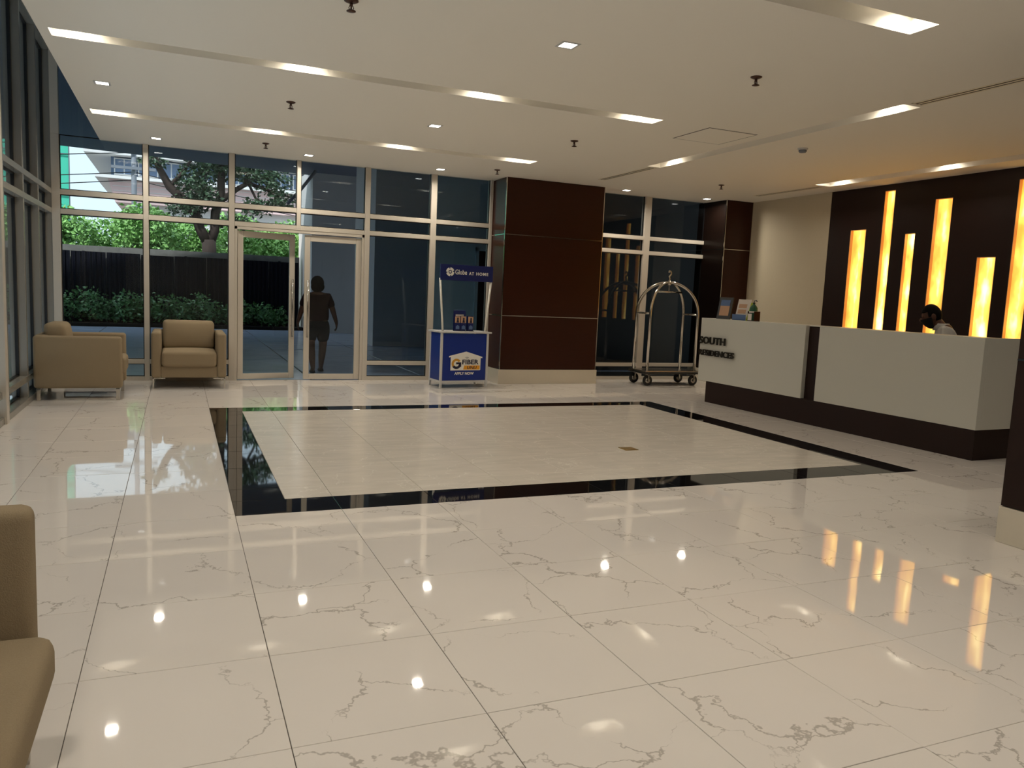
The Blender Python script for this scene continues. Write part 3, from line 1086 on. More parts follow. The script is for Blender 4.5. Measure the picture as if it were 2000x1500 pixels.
obj('logo_stroke', g_arc(35, 215, 0.045, 0.082, -0.135, 0.378), 'kgold', pl)
bm = g_arc(215, 350, 0.042, 0.082, -0.135, 0.378)
prism(bm, [(-0.14, 0.372), (-0.053, 0.372), (-0.053, 0.402), (-0.14, 0.402)], -0.0038, -0.0018)
prism(bm, [(-0.088, 0.33), (-0.053, 0.33), (-0.053, 0.38), (-0.088, 0.38)], -0.0038, -0.0018)
obj('logo_stroke', bm, 'kdark', pl)
flat_text('APPLY NOW', 'lettering', ks, -0.165, 0.205, 0.335, 0.042, 'kwhite', y=-0.003, offset=0.006)

# leaflets on the stand
def leaflet_rack(label, x, y, cols, h, back):
    t = thing('leaflet_holder', label, 'leaflet holder', (x, y, 0.885), 0.10)
    w = 0.10
    obj('holder_back', boxes([(-0.006, cols * w + 0.006, 0.05, 0.056, 0, h)]), 'kblued', t)
    obj('holder_tray', boxes([(-0.006, cols * w + 0.006, 0.0, 0.056, 0, 0.008)]), 'blackp', t)
    for i in range(cols):
        l = obj('leaflet', boxes([(i * w + 0.004, (i + 1) * w - 0.004, 0.015 - 0.004 * i, 0.02 - 0.004 * i, 0.006, 0.235)]), 'kblued', t)
        obj('leaflet_photo', boxes([(i * w + 0.006, (i + 1) * w - 0.006, 0.012 - 0.004 * i, 0.015 - 0.004 * i, 0.13, 0.23)]), 'tan', l)
        bm = bmesh.new()
        cxx = i * w + w / 2 + 0.004
        prism(bm, [(cxx - 0.022, 0.135), (cxx + 0.022, 0.135), (cxx + 0.012, 0.18), (cxx + 0.014, 0.205), (cxx, 0.216), (cxx - 0.014, 0.205), (cxx - 0.012, 0.18)], 0.0105 - 0.004 * i, 0.012 - 0.004 * i)
        obj('figure_print', bm, 'kdark', l)
        obj('price_print', prism(bmesh.new(), [(cxx - 0.03, 0.03), (cxx + 0.03, 0.03), (cxx + 0.03, 0.075), (cxx, 0.095), (cxx - 0.03, 0.075)], 0.0115 - 0.004 * i, 0.015 - 0.004 * i), 'bluep', l)
    if back:
        obj('headline_print', boxes([(0.03, cols * w - 0.03, 0.046, 0.05, 0.235, 0.26)]), 'paper', t)
        obj('edge_strip', boxes([(-0.006, cols * w + 0.006, 0.044, 0.05, h - 0.006, h)]), 'bluep', t)


leaflet_rack('dark blue leaflet holder with two leaflets on the promotion stand', 3.99, 11.70, 2, 0.33, True)
leaflet_rack('dark blue leaflet holder with a single leaflet, beside the double one', 4.215, 11.715, 1, 0.24, False)

# ------------------------------------------------------------------ luggage cart
X0, X1, Y0, Y1 = 7.60, 8.60, 11.75, 12.20
lc = thing('luggage_cart', 'chrome birdcage luggage cart with four wheels beside the counter', 'luggage cart', (8.10, 11.975, 0))
cxl, cyl_ = 0.5, 0.225
obj('platform', boxes([(-cxl - 0.06, cxl + 0.06, -cyl_ - 0.06, cyl_ + 0.06, 0.235, 0.265)], 0.008), 'steel', lc)
obj('bumper', boxes([(-cxl - 0.075, cxl + 0.075, -cyl_ - 0.075, cyl_ + 0.075, 0.205, 0.235)], 0.012), 'rubber', lc)
for (sx, sy) in ((-1, -1), (1, -1), (-1, 1), (1, 1)):
    pts = [(sx * cxl, sy * cyl_, 0.265), (sx * cxl, sy * cyl_, 1.27)]
    for k in range(1, 13):
        a = PI / 2 * k / 12
        r = 1 - math.sin(a) if False else math.cos(a)
        pts.append((sx * cxl * r, sy * cyl_ * r, 1.27 + 0.56 * math.sin(a)))
    bm = bmesh.new()
    tube(bm, pts, 0.026, 12)
    obj('post', bm, 'chrome', lc)
    cst = obj('caster_fork', boxes([(sx * (cxl - 0.02) - 0.012, sx * (cxl - 0.02) + 0.012, sy * cyl_ - 0.045, sy * cyl_ - 0.037, 0.07, 0.205),
                                    (sx * (cxl - 0.02) - 0.012, sx * (cxl - 0.02) + 0.012, sy * cyl_ + 0.037, sy * cyl_ + 0.045, 0.07, 0.205),
                                    (sx * (cxl - 0.02) - 0.03, sx * (cxl - 0.02) + 0.03, sy * cyl_ - 0.045, sy * cyl_ + 0.045, 0.19, 0.207)]), 'steel', lc)
    bm = bmesh.new()
    lathe(bm, [(0.05, -0.022), (0.085, -0.022), (0.092, -0.012), (0.092, 0.012), (0.085, 0.022), (0.05, 0.022)], 24)
    obj('wheel', bm, 'rubber', lc, loc=(sx * (cxl - 0.02), sy * cyl_, 0.0925), rot=(PI / 2, 0, 0))
    bm = bmesh.new()
    lathe(bm, [(0.02, -0.028), (0.05, -0.024), (0.05, 0.024), (0.02, 0.028)], 20)
    obj('wheel_hub', bm, 'steel', lc, loc=(sx * (cxl - 0.02), sy * cyl_, 0.0925), rot=(PI / 2, 0, 0))
for sx in (-1, 1):
    bm = bmesh.new()
    tube(bm, [(sx * cxl, -cyl_, 1.27), (sx * cxl, cyl_, 1.27)], 0.017, 8)
    obj('side_rail', bm, 'chrome', lc)
bm = bmesh.new()
tube(bm, [(-0.30, -0.03, 1.66), (0.30, 0.03, 1.66)], 0.017, 8)
tube(bm, [(0, 0, 1.66), (0, 0, 1.83)], 0.008, 8)
obj('hanger_bar', bm, 'chrome', lc)
bm = bmesh.new()
lathe(bm, [(0.03, 1.775), (0.045, 1.80), (0.045, 1.84), (0.03, 1.86)], 16)
obj('crown', bm, 'chrome', lc)
bm = bmesh.new()
hk = [(0, 0, 1.85), (0, 0, 1.90), (-0.012, 0, 1.93), (0.02, 0, 1.965), (0.028, 0, 2.0), (0.012, 0, 2.03), (-0.015, 0, 2.03), (-0.03, 0, 2.0)]
tube(bm, hk, 0.017, 8)
obj('hook', bm, 'chrome', lc)

# ------------------------------------------------------------------ reception counter (slightly out of square with the room)
ca, cb = Vector((7.375, 9.97)), Vector((7.525, 5.46))
ang = math.atan2((cb - ca).x, -(cb - ca).y)
rc = thing('reception_counter', 'long white reception counter on a dark wood base', 'reception counter', (cb.x, cb.y, 0), ang)
LEN = (ca - cb).length
ZTOP, ZBOT, DEP = 1.268, 0.318, 0.60
seam0, seam1 = 2.17, 2.40
obj('base', boxes([(0.004, DEP + 0.02, 0.004, LEN - 0.20, 0, ZBOT)]), 'woodb', rc)
obj('front_block', boxes([(0, 0.07, 0, seam0, ZBOT, ZTOP), (0.07, DEP, 0, 0.06, ZBOT, ZTOP)], 0.003), 'white', rc)
obj('front_block', boxes([(0, 0.07, seam1, LEN, ZBOT, ZTOP), (0.07, DEP, LEN - 0.06, LEN, ZBOT, ZTOP)], 0.003), 'white', rc)
obj('recess_panel', boxes([(0.062, 0.09, 0.05, LEN - 0.05, ZBOT, ZTOP - 0.012)]), 'woodb', rc)
obj('counter_ledge', boxes([(0.06, 0.36, 0.05, LEN - 0.05, ZTOP - 0.012, ZTOP - 0.001)], 0.003), 'white', rc)
obj('work_surface', boxes([(0.09, DEP + 0.05, 0.06, LEN - 0.06, 0.72, 0.76)]), 'wood', rc)

# metal letters on the counter
sg = thing('wall_sign', 'raised dark metal letters on the white counter front', 'sign', (ca.x, ca.y, 0), ang)


def raised_line(body, y_start, y_end, z, h):
    full = text_mesh(body, 0.2, 0.01, 0.0)
    co = np.empty(len(full.vertices) * 3, np.float32); full.vertices.foreach_get('co', co); co = co.reshape(-1, 3)
    sx = (y_end - y_start) / (co[:, 0].max() - co[:, 0].min()); sz = h / (co[:, 1].max() - co[:, 1].min())
    bpy.data.meshes.remove(full)
    for i, ch in enumerate(body):
        p = text_mesh(body[:i + 1], 0.2, 0.01, 0.0)
        c = np.empty(len(p.vertices) * 3, np.float32); p.vertices.foreach_get('co', c); right = c.reshape(-1, 3)[:, 0].max()
        bpy.data.meshes.remove(p)
        me = text_mesh(ch, 0.2, 0.01, 0.004)
        c = np.empty(len(me.vertices) * 3, np.float32); me.vertices.foreach_get('co', c); c = c.reshape(-1, 3)
        c[:, 0] += right - c[:, 0].max()
        c[:, 0] *= sx; c[:, 1] *= sz
        me.vertices.foreach_set('co', c.ravel()); me.update()
        me.materials.append(MT['metalsign'])
        o = bpy.data.objects.new('letter', me)
        COL.objects.link(o)
        o.parent = sg
        # text x runs along -y of the counter (from far to near), text y is up, faces -x
        o.rotation_euler = Euler((PI / 2, 0, -PI / 2))
        o.location = (-0.028, -y_start, z)
        bm_ = None


raised_line('SOUTH', 0.02, 0.60, 0.885, 0.105)
raised_line('RESIDENCES', 0.02, 0.80, 0.710, 0.085)
bm = bmesh.new()
for yy in (0.08, 0.25, 0.42, 0.56):
    tube(bm, [(0.002, -yy, 0.93), (-0.03, -yy, 0.93)], 0.004, 6)
    tube(bm, [(0.002, -yy - 0.08, 0.75), (-0.03, -yy - 0.08, 0.75)], 0.004, 6)
obj('stud_mount', bm, 'metalsign', sg)

# things standing on the counter
zt = ZTOP
t = thing('sign_holder', 'black framed notice leaning back on the counter, beside the luggage cart', 'sign holder', (7.53, 9.66, zt - 0.001), -PI / 2 + 0.25)
TL = 0.20
fr = obj('frame', boxes([(-0.125, 0.125, -0.008, 0.008, 0.0, 0.33)], 0.004), 'blackp', t, rot=(-0.20, 0, 0))
obj('notice', boxes([(-0.085, 0.085, -0.011, -0.008, 0.05, 0.29)]), 'tan', fr)
obj('notice_header', boxes([(-0.085, 0.085, -0.013, -0.011, 0.20, 0.29)]), 'bluep', fr)
obj('stand', boxes([(-0.03, 0.03, 0.02, 0.14, 0.0, 0.008), (-0.02, 0.02, 0.125, 0.14, 0.0, 0.16)]), 'blackp', t)

t = thing('leaflet_stand', 'white notice in a blue and lime leaflet stand on the counter', 'leaflet stand', (7.52, 9.24, zt - 0.001), -PI / 2 + 0.15)
fr = obj('notice', boxes([(-0.12, 0.12, -0.004, 0.004, 0.01, 0.31)]), 'paper', t, rot=(-0.22, 0, 0))
for z0 in (0.10, 0.18):
    obj('printed_box', boxes([(-0.09, 0.06, -0.006, -0.004, z0, z0 + 0.06)]), 'tan', fr)
obj('tray', boxes([(-0.125, 0.125, -0.05, 0.09, 0.0, 0.012), (-0.125, 0.125, -0.05, -0.044, 0.0, 0.085)]), 'bluep', t)
obj('side_card', prism(bmesh.new(), [(-0.045, 0.0), (0.09, 0.0), (0.085, 0.26), (0.05, 0.26)], 0.127, 0.135, 'x'), 'lime', t)

t = thing('dispenser_bottle', 'green topped hand gel bottle in a wooden holder on the counter', 'bottle', (7.53, 8.98, zt - 0.001), -PI / 2)
obj('holder', boxes([(-0.075, -0.06, -0.05, 0.05, 0, 0.14), (0.06, 0.075, -0.05, 0.05, 0, 0.14), (-0.075, 0.075, -0.05, 0.05, 0, 0.01), (-0.06, 0.06, 0.04, 0.05, 0, 0.12)], 0.002), 'wood', t)
bm = bmesh.new(); lathe(bm, [(0.056, 0.012), (0.056, 0.12), (0.058, 0.15), (0.055, 0.19), (0.03, 0.225), (0.016, 0.235), (0.016, 0.25)], 18)
obj('bottle_body', bm, 'green', t, loc=(0, -0.01, 0))
bm = bmesh.new(); lathe(bm, [(0.060, 0.118), (0.060, 0.142)], 18)
obj('label_band', bm, 'paper', t, loc=(0, -0.01, 0))
obj('white_card', boxes([(-0.04, 0.04, -0.072, -0.068, 0.012, 0.105)]), 'paper', t)
bm = bmesh.new(); lathe(bm, [(0.018, 0.248), (0.018, 0.262), (0.006, 0.265), (0.006, 0.29)], 12); tube(bm, [(0, 0, 0.285), (0.045, 0, 0.292), (0.06, 0, 0.28)], 0.007, 8)
obj('pump', bm, 'blackp', t, loc=(0, -0.01, 0))

# ------------------------------------------------------------------ people
def head_fn(p):
    q = p.copy()
    if q.z < 0:
        k = 1 + 0.32 * q.z
        q.x *= k
        q.y = q.y * (1 + 0.18 * q.z) + (-q.z) * 0.10
    q.y += 0.04 * (1 - abs(q.z))
    return q


def add_head(bm, c, size, yaw, pitch=0.0):
    """head pointing its face along +y before turning"""
    e = Euler((pitch, 0, yaw)).to_matrix()
    s = size / 0.25
    ellipsoid(bm, c, (0.076 * s, 0.094 * s, 0.122 * s), 22, 16, head_fn, e)

    def at(x, y, z):
        return Vector(c) + e @ Vector((x * s, y * s, z * s))
    ellipsoid(bm, at(0, 0.106, -0.012), (0.014 * s, 0.02 * s, 0.026 * s), 10, 8, None, e)
    for sx in (-1, 1):
        ellipsoid(bm, at(sx * 0.078, -0.008, -0.005), (0.011 * s, 0.024 * s, 0.034 * s), 10, 8, None, e)
    ellipsoid(bm, at(0, 0.088, -0.062), (0.026 * s, 0.014 * s, 0.010 * s), 10, 6, None, e)
    for sx in (-1, 1):
        ellipsoid(bm, at(sx * 0.032, 0.088, 0.018), (0.018 * s, 0.01 * s, 0.008 * s), 10, 6, None, e)
    return at, e, s


def hand_chain(V, E, R, wrist, direction, palm_n, side, L=0.18, r=0.0085):
    """five separate fingers rooted in a palm; V/E/R are extended; wrist is an index"""
    d = Vector(direction).normalized(); n = Vector(palm_n).normalized(); s = d.cross(n).normalized() * side
    w = Vector(V[wrist])
    palm = len(V); V.append(tuple(w + d * 0.045)); R.append((0.030, 0.018)); E.append((wrist, palm))
    for k, (off, ln) in enumerate(((-0.027, 0.066), (-0.009, 0.078), (0.009, 0.072), (0.026, 0.056))):
        a = len(V); V.append(tuple(w + d * 0.09 + s * off)); R.append(r); E.append((palm, a))
        b = len(V); V.append(tuple(w + d * (0.09 + ln * 0.55) + s * off * 1.1 + n * 0.012)); R.append(r * 0.95); E.append((a, b))
        c = len(V); V.append(tuple(w + d * (0.09 + ln * 0.85) + s * off * 1.1 + n * 0.036)); R.append(r * 0.85); E.append((b, c))
    a = len(V); V.append(tuple(w + d * 0.05 - s * 0.040 + n * 0.01)); R.append(r * 1.1); E.append((palm, a))
    b = len(V); V.append(tuple(w + d * 0.088 - s * 0.052 + n * 0.02)); R.append(r * 0.9); E.append((a, b))


# woman walking away outside the door
wp = thing('person', 'woman in maroon top and black shorts walking away outside the glass door', 'person', (2.24, 14.05, -0.02), 0.0)
V = [(0, 0, 0.86), (0, 0.0, 1.02), (0, 0.01, 1.20), (0, 0.0, 1.34), (0, 0.0, 1.42),
     (0.11, 0, 0.82), (0.115, 0.03, 0.46), (0.105, 0.05, 0.32), (0.095, 0.10, 0.075), (0.105, 0.22, 0.03),
     (-0.11, 0, 0.82), (-0.105, -0.06, 0.46), (-0.10, -0.12, 0.32), (-0.085, -0.20, 0.085), (-0.085, -0.07, 0.03),
     (0.19, 0, 1.33), (0.27, -0.02, 1.10), (0.335, 0.0, 0.90), (0.345, 0.02, 0.885),
     (-0.19, 0, 1.33), (-0.26, 0.02, 1.10), (-0.31, 0.06, 0.90), (-0.315, 0.07, 0.885)]
E_ = [(0, 1), (1, 2), (2, 3), (3, 4), (0, 5), (5, 6), (6, 7), (7, 8), (8, 9), (0, 10), (10, 11), (11, 12), (12, 13), (13, 14),
      (3, 15), (15, 16), (16, 17), (17, 18), (3, 19), (19, 20), (20, 21), (21, 22)]
R_ = [(0.19, 0.14), (0.17, 0.13), (0.18, 0.12), (0.10, 0.085), 0.055, 0.115, 0.072, 0.07, 0.04, 0.035, 0.115, 0.072, 0.07, 0.04, 0.035,
      0.065, 0.052, 0.036, 0.03, 0.065, 0.052, 0.036, 0.03]
hand_chain(V, E_, R_, 18, (0.05, 0.05, -1), (-1, 0, 0), 1)
hand_chain(V, E_, R_, 22, (-0.05, 0.1, -1), (1, 0, 0), -1)
bm = skin_bm(V, E_, R_, 2)
add_head(bm, (0.0, 0.02, 1.545), 0.24, 0.0, 0.1)
tube(bm, [(0, 0, 1.38), (0, 0.01, 1.46)], [0.06, 0.052], 12)
obj('body', bm, 'skin', wp)
bm = bmesh.new()
ellipsoid(bm, (0, 0.0, 1.565), (0.115, 0.125, 0.125), 20, 14)
ellipsoid(bm, (0, -0.03, 1.50), (0.118, 0.10, 0.10), 20, 14)
obj('hair', bm, 'hair', wp)
V = [(0, 0, 0.84), (0, 0, 1.02), (0, 0.01, 1.20), (0, 0, 1.33), (0.18, 0, 1.33), (0.255, -0.015, 1.13), (-0.18, 0, 1.33), (-0.25, 0.015, 1.13)]
E_ = [(0, 1), (1, 2), (2, 3), (3, 4), (4, 5), (3, 6), (6, 7)]
R_ = [(0.235, 0.165), (0.225, 0.16), (0.225, 0.15), (0.12, 0.10), 0.085, 0.082, 0.085, 0.082]
obj('shirt', skin_bm(V, E_, R_, 2), 'maroon', wp)
V = [(0, 0, 1.00), (0, 0, 0.84), (0.115, 0, 0.74), (0.118, 0.02, 0.50), (-0.115, 0, 0.74), (-0.11, -0.05, 0.50)]
E_ = [(0, 1), (1, 2), (2, 3), (1, 4), (4, 5)]
R_ = [(0.20, 0.145), (0.235, 0.175), 0.135, 0.115, 0.135, 0.115]
obj('shorts', skin_bm(V, E_, R_, 2), 'blackcloth', wp)
for x, y in ((0.105, 0.165), (-0.085, -0.135)):
    bm = bmesh.new()
    ellipsoid(bm, (x, y, 0.018), (0.05, 0.135, 0.018), 14, 8)
    tube(bm, [(x - 0.045, y + 0.02, 0.02), (x - 0.02, y + 0.02, 0.075), (x + 0.02, y + 0.02, 0.075), (x + 0.045, y + 0.02, 0.02)], 0.01, 6)
    obj('sandal', bm, 'blackcloth', wp)

# man behind the counter
mp_ = thing('person', 'man in white shirt and black face mask looking down behind the counter', 'person', (8.52, 6.68, 0), 0.75)
hz = 1.455
V = [(0, 0, 0.72), (0, -0.01, 0.90), (0, -0.01, 1.10), (0, 0.02, 1.28), (0, 0.07, 1.36),
     (0.10, 0.02, 0.68), (0.12, 0.10, 0.40), (0.12, 0.04, 0.07), (0.12, 0.17, 0.035),
     (-0.10, 0.02, 0.68), (-0.12, 0.10, 0.40), (-0.12, 0.04, 0.07), (-0.12, 0.17, 0.035),
     (0.19, 0.02, 1.275), (0.25, 0.08, 1.02), (0.19, 0.30, 0.88), (0.18, 0.33, 0.87),
     (-0.19, 0.02, 1.275), (-0.25, 0.08, 1.02), (-0.19, 0.30, 0.88), (-0.18, 0.33, 0.87)]
E_ = [(0, 1), (1, 2), (2, 3), (3, 4), (0, 5), (5, 6), (6, 7), (7, 8), (0, 9), (9, 10), (10, 11), (11, 12),
      (3, 13), (13, 14), (14, 15), (15, 16), (3, 17), (17, 18), (18, 19), (19, 20)]
R_ = [(0.15, 0.11), (0.14, 0.10), (0.16, 0.11), (0.11, 0.09), 0.058, 0.09, 0.062, 0.045, 0.04, 0.09, 0.062, 0.045, 0.04,
      0.07, 0.048, 0.036, 0.03, 0.07, 0.048, 0.036, 0.03]
hand_chain(V, E_, R_, 16, (-0.2, 1, -0.1), (0, 0, -1), 1)
hand_chain(V, E_, R_, 20, (0.2, 1, -0.1), (0, 0, -1), -1)
bm = skin_bm(V, E_, R_, 2)
tube(bm, [(0, 0.04, 1.30), (0, 0.14, 1.42)], [0.064, 0.058], 12)
hc = (0.0, 0.175, hz)
at, e_, s_ = add_head(bm, hc, 0.285, 0.0, -0.35)
obj('body', bm, 'skin', mp_)


def shell(center, r, rot, keep, seg=36, rings=28, thick=0.006):
    """part of a head-shaped shell, with thickness"""
    b = bmesh.new()
    vs_ = ellipsoid(b, (0, 0, 0), (1, 1, 1), seg, rings)
    bmesh.ops.delete(b, geom=[f for f in b.faces if not keep(f.calc_center_median())], context='FACES')
    bmesh.ops.delete(b, geom=[v for v in b.verts if not v.link_faces], context='VERTS')
    for v in b.verts:
        p = head_fn(v.co)
        v.co = Vector((p.x * r[0], p.y * r[1], p.z * r[2]))
    finish(b)
    bmesh.ops.solidify(b, geom=list(b.faces), thickness=thick)
    for v in b.verts:
        q = v.co.copy(); q.rotate(rot)
        v.co = q + Vector(center)
    for f in b.faces:
        f.smooth = True
    return b


obj('hair', shell(at(0, 0, 0.003), (0.083 * s_, 0.101 * s_, 0.130 * s_), e_, lambda p: (p.z > 0.45 and p.y < 0.82) or (p.z > 0.0 and p.y < 0.30) or (p.z > -0.45 and p.y < -0.25)), 'hair', mp_)
bm = bmesh.new()
for sx in (-1, 1):
    ellipsoid(bm, at(sx * 0.032, 0.092, 0.018), (0.011 * s_, 0.007 * s_, 0.006 * s_), 10, 6, None, e_)
obj('eyes', bm, 'hair', mp_)
bm = shell(at(0, 0.006, -0.006), (0.082 * s_, 0.108 * s_, 0.124 * s_), e_, lambda p: p.z < 0.02 and p.y > 0.05)
for sx in (-1, 1):
    tube(bm, [at(sx * 0.068, 0.035, -0.02), at(sx * 0.085, -0.01, 0.01)], 0.003, 6)
obj('face_mask', bm, 'blackcloth', mp_)
V = [(0, 0, 0.74), (0, 0, 0.92), (0, -0.01, 1.10), (0, 0.015, 1.275), (0.18, 0.02, 1.275), (0.245, 0.07, 1.05), (0.215, 0.20, 0.95), (-0.18, 0.02, 1.275), (-0.245, 0.07, 1.05), (-0.215, 0.20, 0.95)]
E_ = [(0, 1), (1, 2), (2, 3), (3, 4), (4, 5), (5, 6), (3, 7), (7, 8), (8, 9)]
R_ = [(0.175, 0.135), (0.17, 0.13), (0.19, 0.145), (0.15, 0.135), 0.105, 0.075, 0.062, 0.092, 0.075, 0.062]
bm = skin_bm(V, E_, R_, 2)
lathe(bm, [(0.10, 1.29), (0.086, 1.345), (0.078, 1.375), (0.073, 1.372), (0.08, 1.31)], 16, 0, 0.06)
obj('shirt', bm, 'whitecloth', mp_)
V = [(0, 0, 0.80), (0, 0, 0.70), (0.105, 0.02, 0.64), (0.122, 0.10, 0.40), (0.122, 0.045, 0.10), (-0.105, 0.02, 0.64), (-0.122, 0.10, 0.40), (-0.122, 0.045, 0.10)]
E_ = [(0, 1), (1, 2), (2, 3), (3, 4), (1, 5), (5, 6), (6, 7)]
R_ = [(0.165, 0.125), (0.165, 0.13), 0.105, 0.082, 0.068, 0.105, 0.082, 0.068]
obj('trousers', skin_bm(V, E_, R_, 2), 'blackcloth', mp_)

# ------------------------------------------------------------------ outside: paved court, walls, soffit
ZO = -0.02
dv = obj('pavement', boxes([(-16, 22, YB + 0.06, 26.85, ZO - 0.2, ZO - 0.012)]), 'grout', kind='structure')
PW, PD = 2.0, 1.55
pm = boxes([(-PW / 2 + 0.012, PW / 2 - 0.012, -PD / 2 + 0.012, PD / 2 - 0.012, -0.05, 0)], 0.006, 1)
pme = None
for i in range(-5, 6):
    for j in range(9):
        if i >= 3 and j == 0:
            continue                       # slabs left out: dark base stands in for gloom behind the tall window
        if pme is None:
            o = obj('paving_slab', pm, 'paver', dv)
            pme = o.data
        else:
            o = bpy.data.objects.new('paving_slab', pme)
            COL.objects.link(o)
            o.parent = dv
        o.location = (i * PW + 1.0, YB + 0.1 + PD * (j + 0.5), ZO + random.uniform(-0.003, 0.003))
        o.rotation_euler = (random.gauss(0, 0.003), random.gauss(0, 0.003), 0)
obj('ground', boxes([(-120, 120, 26.85, 200, -0.4, ZO - 0.05), (-120, -16, -60, 26.85, -0.4, ZO - 0.05), (22, 120, -60, 26.85, -0.4, ZO - 0.05)]), 'concrete', kind='structure')
rb_ = prism(bmesh.new(), [(-16, YB + 0.2), (22, YB + 0.2), (22, 29.5), (-16, 23.6)], 5.05, 5.6, 'z')
obj('roof', rb_, 'soffit', kind='structure')['label'] = 'slate blue soffit over the paved court'
obj('roof', boxes([(-16, XLG - 0.12, -10, YB + 0.2, 5.0, 5.6), (-16, 22, -10, YB + 0.2, 5.62, 5.7)]), 'soffit', kind='structure')['label'] = 'flat roof over the lobby and the strip beside it'
for nm, b, m in (('wall_1', (3.95, 9.0, 26.0, 29.0, -0.3, 5.2), 'gwall'), ('wall_2', (4.72, 12.0, 20.5, 23.0, -0.3, 5.2), 'gwall'), ('wall_3', (5.12, 6.9, 16.6, 16.75, -0.3, 5.2), 'skytint'),
                 ('wall_4', (6.9, 13.0, 14.6, 15.0, -0.3, 5.2), 'darkwall'), ('light_block_inner', (6.74, 6.9, YB + 0.2, 14.6, -0.3, 5.2), 'darkwall'), ('light_block_right', (12.0, 12.4, YB + 0.2, 14.6, -0.3, 5.2), 'darkwall'), ('light_block_left', (-6.4, -6.0, -10, 20.5, -0.3, 5.2), 'darkwall'), ('light_block_rear', (-6.4, XLG - 0.12, -10.3, -10.0, -0.3, 5.2), 'darkwall'), ('light_block_court', (12.0, 12.4, 15.0, 20.5, -0.3, 5.2), 'gwall')):  # the side and rear walls are unseen, added to block stray daylight
    o = obj(nm, boxes([b]), m, kind='structure')
# dark service door in the sky tinted wall
dr = structure('door_2', 'dark service door in the sky tinted grey outer wall')
obj('door_leaf', boxes([(6.15, 6.85, 16.56, 16.6, ZO, 2.42)]), 'fence', dr)
obj('door_frame', boxes([(6.08, 6.15, 16.54, 16.62, ZO, 2.49), (6.85, 6.92, 16.54, 16.62, ZO, 2.49), (6.08, 6.92, 16.54, 16.62, 2.42, 2.49)]), 'skytint', dr)
obj('door_closer', boxes([(6.45, 6.60, 16.50, 16.56, 2.28, 2.36)]), 'polegrey', dr)
wp1 = thing('wall_panel', 'pale metal hatch panel on the grey outer wall beside the walking woman', 'panel', (4.3, 26.0, 1.45))
obj('panel_sheet', boxes([(0, 0.62, -0.02, 0, 0, 0.85)]), 'gwall', wp1)
obj('panel_frame', boxes([(-0.02, 0, -0.025, 0, -0.02, 0.87), (0.62, 0.64, -0.025, 0, -0.02, 0.87), (0, 0.62, -0.025, 0, 0.85, 0.87), (0, 0.62, -0.025, 0, -0.02, 0)]), 'gwall', wp1)

# planter with shrubs and the sheet metal fence
pb = thing('planter', 'low dark planting bed along the foot of the navy fence', 'planter', (0, 26.9, ZO))
obj('kerb', boxes([(-15.5, 3.9, 0.0, 0.12, 0, 0.10)], 0.01), 'soil', pb)  # kerb near black: shadow under the shrubs put into its colour
obj('soil', boxes([(-15.5, 3.9, 0.12, 1.0, 0, 0.08)]), 'soil', pb)
fn = thing('fence', 'tall navy corrugated sheet metal fence with a concrete coping behind the shrubs', 'fence', (0, 27.95, ZO))
SW = 0.98
bm = bmesh.new()
prof = []
x = 0.0
while x < SW - 0.01:
    prof += [(x, 0.0), (x + 0.055, 0.0), (x + 0.075, -0.03), (x + 0.12, -0.03)]
    x += 0.14
prof = [p for p in prof if p[0] <= SW]
lo = [bm.verts.new((a, b, 0)) for a, b in prof]; hi = [bm.verts.new((a, b, 2.26)) for a, b in prof]
lo2 = [bm.verts.new((a, b + 0.004, 0)) for a, b in prof]; hi2 = [bm.verts.new((a, b + 0.004, 2.26)) for a, b in prof]
for i in range(len(prof) - 1):
    bm.faces.new((lo[i], lo[i + 1], hi[i + 1], hi[i])); bm.faces.new((lo2[i + 1], lo2[i], hi2[i], hi2[i + 1]))
    bm.faces.new((hi[i], hi[i + 1], hi2[i + 1], hi2[i]))
s0 = None
for i in range(19):
    if s0 is None:
        s0 = obj('fence_sheet', bm, 'fence', fn)
        o = s0
    else:
        o = bpy.data.objects.new('fence_sheet', s0.data); COL.objects.link(o); o.parent = fn
    o.location = (-14.8 + i * 0.98, random.uniform(-0.01, 0.01), random.uniform(-0.02, 0.01))
for i in range(7):
    obj('fence_post', boxes([(-14.5 + i * 2.94, -14.42 + i * 2.94, 0.02, 0.10, 0, 2.28)]), 'fence', fn)
obj('coping', boxes([(-14.8, 3.85, 0.12, 0.32, 0, 2.45)]), 'concrete', fn)
for i in range(45):
    x = -9.2 + i * 0.28 + random.uniform(-0.06, 0.06)
    y = 27.15 + (i % 3) * 0.2
    hgt = random.uniform(0.75, 1.1) - 0.25 * max(0, x) / 4
    sh = thing('shrub', 'low glossy leaved shrub in the planting bed under the navy fence', 'shrub', (x, y, ZO + 0.08), 0, 'shrubs under the navy fence')
    pts = blob_points([(0, 0, hgt * 0.6, 0.26, 0.24, hgt * 0.42), (0.08, -0.1, hgt * 0.35, 0.24, 0.2, hgt * 0.3)], 230, 100 + i, 0.7)
    pts[:, 2] = np.maximum(pts[:, 2], 0.06)
    o = obj('foliage', leaf_mesh('foliage', pts, 0.12, 200 + i, 0.1, 0.55), 'leafc', sh, kind='stuff')
    bm = bmesh.new()
    for k in range(4):
        tube(bm, [(0, 0, -0.02), (random.uniform(-.15, .15), random.uniform(-.1, .1), hgt * 0.8)], [0.012, 0.006], 5)
    obj('stem', bm, 'bark', sh)

